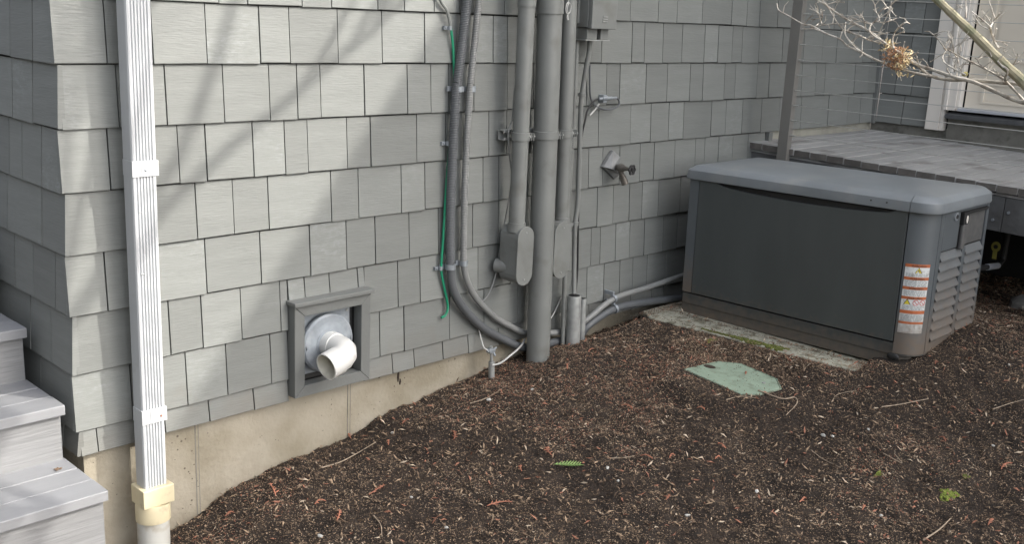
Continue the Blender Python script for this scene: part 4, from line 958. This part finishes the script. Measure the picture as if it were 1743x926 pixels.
# fewer on the pad's bare strip and off the lid
onpad = (x > 2.74+.07*(-y-.16)) & (x < 2.93) & (y > -1.16) & (y < -.16); keep &= ~(onpad & (rng.random(N) > .22+.6*(np.abs(x-2.93) < .035)))
lidp = np.array([(p.x, p.y) for p in cor]); ctr = lidp.mean(0)
lidw = .004
inside = np.ones(N, bool)
for a, b in zip(lidp, np.roll(lidp, -1, 0)):
    cr_ = (b[0]-a[0])*(y-a[1])-(b[1]-a[1])*(x-a[0]); c0_ = (b[0]-a[0])*(ctr[1]-a[1])-(b[1]-a[1])*(ctr[0]-a[0]); inside &= (cr_*np.sign(c0_)/np.hypot(*(b-a)) > -lidw)
keep &= ~(inside & (rng.random(N) > .04))
x = x[keep]; y = y[keep]; onpad = onpad[keep]; inside = inside[keep]; n = len(x)
z = ground_z(x, y); z = np.where((x > 2.735-.0735*(y+.16)) & (y < -.10) & (y > -1.21) & (x < 3.6), -.0665, z); z = np.where(inside, hz+.002, z)
big_ = rng.random(n)
L = np.where(big_ < .64, rng.uniform(.003, .0072, n), np.where(big_ < .98, rng.uniform(.0055, .0115, n), rng.uniform(.012, .036, n)))
Wd = L*rng.uniform(.18, .5, n); Wd = np.clip(Wd, .0018, .007); T = Wd*rng.uniform(.3, .6, n)
az = rng.uniform(0, 2*np.pi, n); tlt = rng.normal(0, .38, n); rl_ = rng.normal(0, .5, n)
ca, sa = np.cos(az), np.sin(az); ct, st_ = np.cos(tlt), np.sin(tlt)
ux = np.stack([ca*ct, sa*ct, st_], -1); vy = np.stack([-sa*np.cos(rl_), ca*np.cos(rl_), np.sin(rl_)], -1); wz = np.cross(ux, vy)
P0 = np.stack([x, y, z+.0015+np.abs(st_)*L*.4+rng.uniform(0, .003, n)], -1)
bend = rng.normal(0, .12, n)[:,None]*L[:,None]*wz
e = ux*L[:,None]/2; v = vy*Wd[:,None]/2; t = wz*T[:,None]
V = np.stack([P0-e-v*.5, P0-e*.2+v+bend, P0+e-v*.3, P0+e*.1-v*1.1+bend*.8, P0+t+bend], 1)
F = np.array([[0,3,4],[3,2,4],[2,1,4],[1,0,4]])
fi = (np.arange(n)[:,None,None]*5+F[None]).reshape(-1, 3)
me = bpy.data.meshes.new('loose_mulch'); me.vertices.add(n*5); me.vertices.foreach_set('co', V.ravel())
me.loops.add(fi.size); me.loops.foreach_set('vertex_index', fi.ravel()); me.polygons.add(len(fi))
me.polygons.foreach_set('loop_start', np.arange(0, fi.size, 3)); me.polygons.foreach_set('loop_total', np.full(len(fi), 3)); me.update(calc_edges=True)
clump = vnoise(x, y, 1.7, 21)*.8+vnoise(x, y, 5, 11)+vnoise(x, y, 14, 12)*.6
rv = rng.random(n)+clump*.55-.03+.10*np.clip((.30-np.abs(y))/.3, 0, 1)
mi = np.select([rv < .22, rv < .52, rv < .90, rv < .972], [0, 1, 2, 3], 4)
mi = np.where(big_ > .975, rng.choice([1, 2, 3, 4], n, p=[.4, .33, .12, .15]), mi)
me.polygons.foreach_set('material_index', np.repeat(mi, 4).astype(np.int32))
for k in 'ABCDE': me.materials.append(M['chip'+k])
o = bpy.data.objects.new('loose_mulch', me); COL.objects.link(o); tag(o, 'loose bark mulch covering the sloping bed', 'mulch', kind='stuff')

# dry cedar sprigs: short fan of flat scaly branchlets
def sprig_mesh(seed, size):
    r_ = random.Random(seed); m_ = MB()
    main = [Vector((size*(t-.5), size*.12*math.sin(t*3+seed), .004+.012*math.sin(t*math.pi))) for t in [i/6 for i in range(7)]]
    m_.tube(main, [.0022, .0026, .0028, .0026, .0024, .002, .001], 5)
    for i in range(1, 7):
        for sd_ in (-1, 1):
            if r_.random() < .15: continue
            b = main[i]; L_ = size*r_.uniform(.12, .30)*(1.1-i/8); an = sd_*r_.uniform(.5, .95); d = Vector((math.cos(an), math.sin(an), r_.uniform(-.1, .25)))
            w_ = Vector((-d.y, d.x, 0))*r_.uniform(.0018, .0035)
            q_ = [b-w_*.6, b+d*L_*.5-w_*1.2, b+d*L_, b+d*L_*.5+w_*1.2, b+w_*.6]; m_.add(q_+[b+d*L_*.5+Vector((0,0,.003))], [(0,1,5),(1,2,5),(2,3,5),(3,4,5),(4,0,5)])
    return m_
protos = []
SPR = [(936,772,.11,'rust red cedar sprig above and left of the green frond'),(888,802,.07,'dry cedar sprig short of the bigger sprig left of the frond'),(850,862,.12,'rust red cedar sprig at the bottom centre, left of the frond'),(640,838,.10,'dry cedar sprig in the lower left bed, above a crooked twig'),(575,882,.08,'dry cedar sprig low in the lower left bed'),(465,838,.10,'orange cedar sprig close to the wall foot at lower left'),(596,745,.07,'dry cedar sprig against the wall foot at the foundation seam'),(420,800,.05,'dry cedar sprig at the wall foot near the downspout'),
 (690,722,.06,'dry cedar sprig close to the wall, below the vent corner'),(660,758,.05,'dry cedar sprig beside the long bare twig'),(770,745,.10,'dry cedar sprig in the upper left of the bed under the siding'),(1068,697,.06,'dry cedar sprig between the green lid and the wall'),(1101,783,.06,'dry cedar sprig just right of the short grey twig'),(1144,782,.05,'dry cedar sprig middle one in a row right of the frond'),(1228,764,.06,'dry cedar sprig upper of two close together right of centre'),(1220,784,.04,'dry cedar sprig lower of two close together right of centre'),(1135,852,.045,'dry cedar sprig at the lower centre right of the frond'),(1193,700,.045,'dry cedar sprig directly below the green lid'),
 (1408,582,.05,'dry cedar sprig next to the concrete pad end'),(1594,622,.05,'dry cedar sprig below the sticker corner of the generator'),(1712,798,.08,'bright red leaf sprig near the right edge'),(1604,752,.04,'dry cedar sprig above the bright moss cushion'),(1468,870,.05,'dry cedar sprig at the bottom, left of the bright moss'),(1366,856,.05,'dry cedar sprig at the bottom right of centre'),(1686,892,.06,'dry cedar sprig at the bottom right corner'),(545,860,.05,'dry cedar sprig in the bottom left of the bed'),(740,664,.05,'dry cedar sprig on the bank near the ground rod'),(965,628,.05,'dry cedar sprig at the foot of the thickest pipe'),(1005,600,.05,'dry cedar sprig beside the pipe stubs'),(1268,640,.04,'dry cedar sprig at the back edge of the green lid'),(390,880,.05,'dry cedar sprig lowest left by the wall foot')]
for i, (px, py, sz, lb) in enumerate(SPR):
    if len(protos) < 6: m_ = sprig_mesh(i, 1.0*sz); 
    else: m_ = sprig_mesh(i, sz)
    o = m_.build('cedar_sprig', M['sprig']); o.scale = (.8, .8, .8); protos.append(o); p = ground_at(px, py); o.location = (p.x, p.y, gz(p.x, p.y)+.006); o.rotation_euler = (random.uniform(-.15,.15), random.uniform(-.15,.15), random.uniform(-.9, .9)+.7)
    tag(o, lb or 'dry orange cedar sprig fallen on the dark mulch', 'fallen sprig', 'dry cedar sprigs lying on the mulch')
# twigs
TW = [([(548,800),(580,790),(608,775),(640,756)], .003, 'long bare twig near the wall, left of centre'), ([(636,882),(648,898),(650,918)], .0022, 'short crooked twig at the bottom left of centre'),
 ([(1290,668),(1330,682),(1352,680),(1356,690),(1338,706)], .0028, 'pale hooked twig beside the green lid'), ([(1236,684),(1262,678),(1290,682)], .0018, 'thin curved twig in front of the green lid'),
 ([(1415,688),(1425,675),(1455,668)], .0016, 'thin bent twig right of the green lid'), ([(1500,696),(1530,692),(1580,682)], .0024, 'straight twig in front of the generator corner'),
 ([(1571,924),(1598,906),(1620,884)], .003, 'pale straight twig at the bottom right'), ([(1503,778),(1520,785),(1535,792),(1522,776)], .0018, 'forked twig right of centre of the bed'),
 ([(800,690),(830,680),(862,660)], .002, 'thin twig near the ground rod'), ([(1040,784),(1060,783),(1080,780)], .0022, 'short grey twig right of the green frond'),
 ([(1690,700),(1720,690),(1742,684)], .002, 'thin twig at the right edge below the louvers'), ([(720,668),(760,650),(792,640)], .0024, 'dark twig lying close to the foundation'), ([(1380,770),(1400,785),(1430,800)], .002, 'slender twig in the middle of the right half')]
for pts_, r_, lb in TW:
    P_ = []
    for px, py in pts_: p = ground_at(px, py); p.z = gz(p.x, p.y)+.008; P_.append(p)
    P_ = smooth_path(P_, 5); m_ = MB(); m_.tube(P_, [r_*(1-.5*i/len(P_)) for i in range(len(P_))], 6); tag(m_.build('twig', M['twig']), lb, 'twig', 'twigs lying on the mulch')
# pebbles
PB = [(906,664,.009,'near the foot of the thickest pipe'),(832,682,.012,'below the ground rod, close to the wall'),(1052,820,.008,'right of the green frond'),(1401,745,.011,'left one of a pair in the middle of the bed'),(1417,744,.009,'right one of a pair in the middle of the bed'),
 (1034,798,.010,'just above and right of the green frond'),(1170,880,.011,'at the bottom, right of centre'),(1288,838,.010,'midway between the frond and the bright moss'),(1500,880,.009,'at the bottom, left of the bright moss'),
 (700,848,.008,'in the lower left part of the bed'),(760,900,.009,'at the bottom edge, left of centre'),(1718,622,.008,'at the right edge beside the louvers'),(668,738,.009,'by the foundation seam below the vent'),(1478,732,.008,'in the bed below the generator corner'),(1690,760,.008,'near the right edge above the moss'),(545,915,.012,'at the lower left bottom edge')]
for i, (px, py, r_, lb) in enumerate(PB):
    p = ground_at(px, py); m_ = MB(); m_.ball((0,0,0), r_*.9, 8, 6, (1, .75, .55), .22); o = m_.build('pebble', M['pebble']); o.location = (p.x, p.y, gz(p.x, p.y)+r_*.3); o.rotation_euler.z = random.uniform(0, 3)
    tag(o, 'pale pebble '+lb, 'pebble', 'small pale pebbles on the mulch')
# green frond
p = ground_at(967, 798); fr = Thing('frond', 'fresh green fern like frond lying on the mulch below centre', 'frond', (p.x, p.y, p.z+.012))
ang = math.atan2((ground_at(992, 797)-ground_at(940, 801)).y, (ground_at(992, 797)-ground_at(940, 801)).x)
m_ = MB(); R2 = Matrix.Rotation(ang, 3, 'Z'); base = fr.e.location
stem = [base+R2@Vector((t*.11-.055, .004*math.sin(t*5), .004)) for t in [i/8 for i in range(9)]]; m_.tube(stem, .0011, 5); fr.part(m_, 'stem', M['fern'])
for i in range(9):
    for sd_ in (-1, 1):
        t = i/9; L_ = .032*math.sin(math.pi*(.12+.82*t))**.8; b = base+R2@Vector((t*.095-.045, 0, .005)); d = R2@Vector((math.cos(1.0*sd_), math.sin(1.0*sd_), .12)); w_ = R2@Vector((.003, 0, 0))
        m_ = MB(); q_ = [b-w_, b+d*L_*.5-w_*1.2, b+d*L_, b+d*L_*.5+w_*1.2, b+w_]; m_.add(q_+[b+d*L_*.5+Vector((0,0,.0015))], [(0,1,5),(1,2,5),(2,3,5),(3,4,5),(4,0,5)]); fr.part(m_, 'leaflet', M['fern'])
# moss
def moss(px, py, rx, ry, n_, mt, lb, zoff=0, zfix=None, ang=0):
    p = ground_at(px, py) if zfix is None else at(px, py, 2, zfix); m_ = MB(); r_ = random.Random(int(px)); ca_, sa_ = math.cos(ang), math.sin(ang)
    for i in range(n_):
        a = r_.uniform(0, 6.28); q_ = r_.random()**.6*(.75+.35*math.sin(a*3+px)); u0, v0 = math.cos(a)*q_*rx, math.sin(a)*q_*ry
        xx, yy = p.x+u0*ca_-v0*sa_, p.y+u0*sa_+v0*ca_
        zz = gz(xx, yy) if zfix is None else zfix; s_ = r_.uniform(.003, .007)
        m_.ball((xx, yy, zz+.001+zoff), s_, 5, 4, (1, 1, r_.uniform(.5, 1.1)), .3)
    o = m_.build('moss', mt); tag(o, lb, 'moss', 'moss cushions on the bed and pad', 'stuff')
moss(1613, 842, .045, .03, 170, M['moss'], 'bright yellow green moss cushion at the lower right'); moss(1495, 808, .018, .012, 35, M['moss'], 'small moss tuft left of the bright cushion')
moss(1645, 812, .022, .015, 40, M['mossdark'], 'dull moss tuft above the bright cushion'); moss(1209, 580, .035, .02, 70, M['moss'], 'moss tuft in front of the concrete pad')
moss(1255, 576, .17, .026, 420, M['mossdark'], 'olive moss band along the pad edge', 0, -.069, -1.5); moss(1312, 590, .11, .032, 420, M['mossdark'], 'thick moss on the middle of the pad strip', 0, -.069, -1.5)
# leaves caught in corners: a small brown leaf on the stair tread
lf = MB(); p = Vector((-.085, -.06, -.0765))
for k in range(4):
    a = k*1.3; d = Vector((math.cos(a), math.sin(a), .15))*.014; w_ = Vector((-d.y, d.x, .002))*.4
    lf.add([p, p+d*.5+w_, p+d, p+d*.5-w_, p+d*.5+Vector((0,0,.004))], [(0,1,4),(1,2,4),(2,3,4),(3,0,4)])
o = lf.build('dry_leaf', M['chipB']); tag(o, 'small curled dry leaf on the lowest visible stair tread', 'leaf')

# ------------------------------------------------------------------ tree at right (branches reach into the picture)
tr = Thing('tree', 'bare small tree with sunlit branches reaching in at the top right', 'tree', (1.9, -3.7, -.3))
BX = 1.0
def c4(pts_, dx=0.): 
    out_ = []
    for i, (x_, y_) in enumerate(pts_):
        out_.append(X(1380+x_/4.025, y_/4.025, BX+dx+.03*math.sin(i*1.3+x_*.01)))
    return out_
rt = random.Random(12)
def bough(pts3, r0, r1, name, mt, n_=7, parent=None):
    P_ = smooth_path(pts3, 4); m_ = MB(); m_.tube(P_, [(r0+(r1-r0)*i/(len(P_)-1))*(1+(.05 if r0 > .01 else .12)*math.sin(i*2.1)) for i in range(len(P_))], n_)
    return tr.part(m_, name, mt), P_
jn = X(1762, 158, BX)
trunk_top = Vector((1.75, -3.45, .75))
m_ = MB(); m_.tube(smooth_path([(1.9,-3.7,-.6), (1.88,-3.68,.0), (1.8,-3.55,.5), trunk_top, (1.9,-3.6,1.6), (2.1,-3.8,2.6), (2.3,-3.9,3.4)], 5), [.09-.002*i for i in range(31)], 12); tr.part(m_, 'trunk', M['bark'])
_e = X(1743, 140, BX); _d = _e-X(1700, 100, BX)
limbP = [trunk_top, (_e+_d*4).lerp(trunk_top, .35)+Vector((0,0,-.02)), _e+_d*2.2, _e, X(1700, 100, BX), X(1660, 60, BX), X(1625, 27, BX), X(1590, -6, BX), X(1520, -70, BX+.03), X(1440, -150, BX+.1), X(1380,-240,BX+.15)]
_, lp = bough(limbP, .0125, .0062, 'limb', M['bark'], 10)
_, A1 = bough([jn]+c4([(1461,700),(1300,640),(1120,560),(1000,530),(850,480),(720,435),(640,380)]), .0048, .0034, 'branch', M['twigbark'])
_, A2 = bough(c4([(640,380),(520,300),(400,210),(230,120),(100,30),(20,-20)]), .0034, .002, 'branch', M['twigbark'])
_, B1 = bough([jn]+c4([(1461,580),(1270,560),(1120,545),(960,545),(830,520),(780,490),(690,405)], .015), .0048, .0030, 'branch', M['twigbark'])
_, C1 = bough(c4([(830,522),(740,503),(640,480),(520,435),(430,400),(330,350),(250,310),(200,265),(100,225),(0,170)], .01)+[X(x_, y_, BX) for x_, y_ in ((1368,41),(1342,26),(1326,17),(1322,5))], .003, .0013, 'branch', M['twigbark'])
more = [([(430,400),(330,345),(270,285),(235,225),(240,150)], .0024), ([(240,205),(330,240),(410,275),(520,305)], .0024), ([(-20,-60),(60,-20),(120,50),(180,150),(235,215)], .002),
 ([(520,300),(415,230),(408,175),(445,145),(500,152),(590,122)], .0022), ([(470,145),(465,105),(430,60)], .0015), ([(375,190),(365,140),(340,100)], .0012), ([(570,330),(560,280),(575,220),(610,185),(650,150),(680,160)], .002),
 ([(1461,690),(1370,590),(1330,540),(1350,480),(1290,430),(1265,380)], .0028), ([(1330,545),(1180,462),(1050,400),(960,350),(910,330)], .0024), ([(1060,510),(1000,480),(920,430),(905,385),(930,340)], .0018),
 ([(1290,330),(1265,290),(1240,230),(1225,180),(1170,130),(1100,75)], .0026), ([(1225,190),(1255,140),(1300,85)], .002), ([(1180,460),(1140,410),(1190,385),(1240,385)], .0013), ([(1060,120),(1065,60),(1060,-10)], .002),
 ([(160,0),(90,-30),(20,-50)], .0015), ([(500,0),(480,-30),(450,-60)], .0013), ([(500,60),(550,40)], .0014), ([(75,160),(60,110),(40,80)], .0013), ([(20,190),(60,150),(80,110),(70,90)], .0015), ([(0,185),(150,160),(300,165)], .0016),
 ([(930,345),(890,290),(840,235)], .0013), ([(980,350),(975,300),(970,260)], .0013), ([(1010,370),(1010,320),(1030,300)], .0012), ([(985,490),(985,440),(975,400)], .0013), ([(1220,200),(1150,165),(1110,150)], .0013), ([(1350,480),(1400,420),(1420,360)], .0013)]
allP = [A1, A2, B1, C1]
for pts_, r_ in more:
    _, q_ = bough(c4(pts_, .005), r_*1.1, r_*.55, 'twig', M['twigbark'], 5); allP.append(q_)
# fine tips
m_ = MB()
for P_ in allP:
    for _ in range(9 if len(P_) > 25 else 5):
        b = P_[rt.randrange(2, len(P_))]; d = Vector((rt.uniform(-.3,.3), rt.uniform(-1,1), rt.uniform(-.4,1.2))).normalized(); L_ = rt.uniform(.01, .04)
        q_ = [b, b+d*L_*.5+Vector((0, rt.uniform(-.004,.004), .003)), b+d*L_]; m_.tube(q_, [.0012, .001, .0006], 4)
        if rt.random() < .5: m_.ball(q_[-1], .0016, 5, 4)
        if rt.random() < .5: d2 = (d+Vector((0, rt.uniform(-.8,.8), rt.uniform(-.3,.6)))).normalized(); m_.tube([q_[1], q_[1]+d2*L_*.6], [.0009, .0005], 4)
o = tr.part(m_, 'twig_tips', M['twigbark']); o['kind'] = 'stuff'
for x_, y_ in ((1058, 506), (1440, 577)):
    p = X(1380+x_/4.025, y_/4.025, BX+.005); m_ = MB(); m_.ball(p, .0058, 7, 5, (1,1,.9), .25); tr.part(m_, 'lichen_spot', M['bud'])
# crown above the picture
m_ = MB()
def grow(p, d, L_, r_, lvl):
    P_ = [p]; q = p; dd_ = d
    for i in range(4): dd_ = (dd_+Vector((rt.uniform(-.2,.2), rt.uniform(-.2,.2), rt.uniform(-.05,.15)))).normalized(); q = q+dd_*L_/4; P_.append(q)
    m_.tube(P_, [r_*(1-.10*i) for i in range(5)], 5, cap=False)
    if lvl == 0: return
    for k in range(3 if lvl > 1 else 4):
        b = P_[rt.choice((2, 3, 4))]; grow(b, (dd_+Vector((rt.uniform(-.9,.9), rt.uniform(-.9,.9), rt.uniform(-.3,.5)))).normalized(), L_*.70, r_*.64, lvl-1)
grow(Vector((2.3,-3.9,3.3)), Vector((.1,.2,1)), 1.1, .055, 5)
grow(Vector((2.25,-3.88,3.1)), Vector((.5,.7,.6)), 1.1, .045, 4)
grow(Vector((2.0,-3.75,2.2)), Vector((.1,.9,.7)), 1.1, .035, 4)
grow(Vector((2.1,-3.8,2.5)), Vector((-.3,.6,.8)), 1.0, .035, 4)
grow(Vector((2.2,-3.85,2.9)), Vector((.6,.1,.8)), 1.0, .035, 4)
o = tr.part(m_, 'crown', M['bark']); o['kind'] = 'stuff'
# clump of dry leaves caught in the twigs
nc = X(1528, 101, BX); cl_ = Thing('leaf_clump', 'russet and straw clump of dry leaves caught in the bare branches', 'leaf clump', tuple(nc))
for nm, mt, n_, c_, sp_ in (('dry_leaves', M['nest'], 190, X(1522, 98, BX), (.010, .013, .014)), ('straw_tufts', M['nest2'], 150, X(1538, 106, BX), (.010, .011, .016)), ('straw_tufts', M['nest2'], 40, X(1512, 76, BX), (.008, .010, .007))):
    m_ = MB()
    for i in range(n_):
        cg = lambda q_: max(-1.7*q_, min(1.7*q_, rt.gauss(0, q_))); b = c_+Vector((cg(sp_[0]), cg(sp_[1]), cg(sp_[2]))); d = Vector((rt.uniform(-1,1), rt.uniform(-1,1), rt.uniform(-1,1))).normalized()*rt.uniform(.003, .008); w_ = d.cross(Vector((rt.uniform(-1,1), rt.uniform(-1,1), 1))).normalized()*rt.uniform(.0012, .003)
        m_.add([b-d, b+w_, b+d, b-w_, b+d.cross(w_).normalized()*.0012], [(0,1,4),(1,2,4),(2,3,4),(3,0,4)])
    cl_.part(m_, nm, mt, kind='stuff')
bpy.context.view_layer.update()

# unseen foliage screen added left of the camera to darken everything that faces left
hg = Thing('shade_hedge', 'unseen foliage screen added at left to darken what faces it', 'shade_hedge', (-4.2, 0, -.8))
m_ = MB(); rh = random.Random(4)
for i in range(16):
    yy = -7+i*.95; m_.tube([(-4.2+rh.uniform(-.2,.2), yy, -.9), (-4.2, yy, 1.2), (-4.2, yy, 2.7+rh.uniform(-.3,.4)), (-4.2, yy, 3.8+rh.uniform(-.3,.4))], [.75, .85, .7, .1], 9)
M['shade_hedge'] = mat('shade_hedge_foliage', (.060, .066, .058), .8, .3, 6)
hg.part(m_, 'shade_hedge_inner', M['shade_hedge'])
m_ = MB()
for i in range(7000):
    yy = rh.uniform(-7.6, 8); zz = rh.uniform(-.8, 3.4); b = Vector((-4.2+rh.uniform(.5, 1.0)*(1 if rh.random() < .8 else -1), yy, zz)); d = Vector((rh.uniform(-1,1), rh.uniform(-1,1), rh.uniform(-1,1))).normalized()*.11; w_ = d.cross(Vector((rh.random(), rh.random(), 1))).normalized()*.05
    m_.add([b-d, b+w_, b+d, b-w_], [(0,1,2),(0,2,3)])
o = hg.part(m_, 'shade_hedge_sprays', M['shade_hedge']); o['kind'] = 'stuff'
bpy.context.view_layer.update()
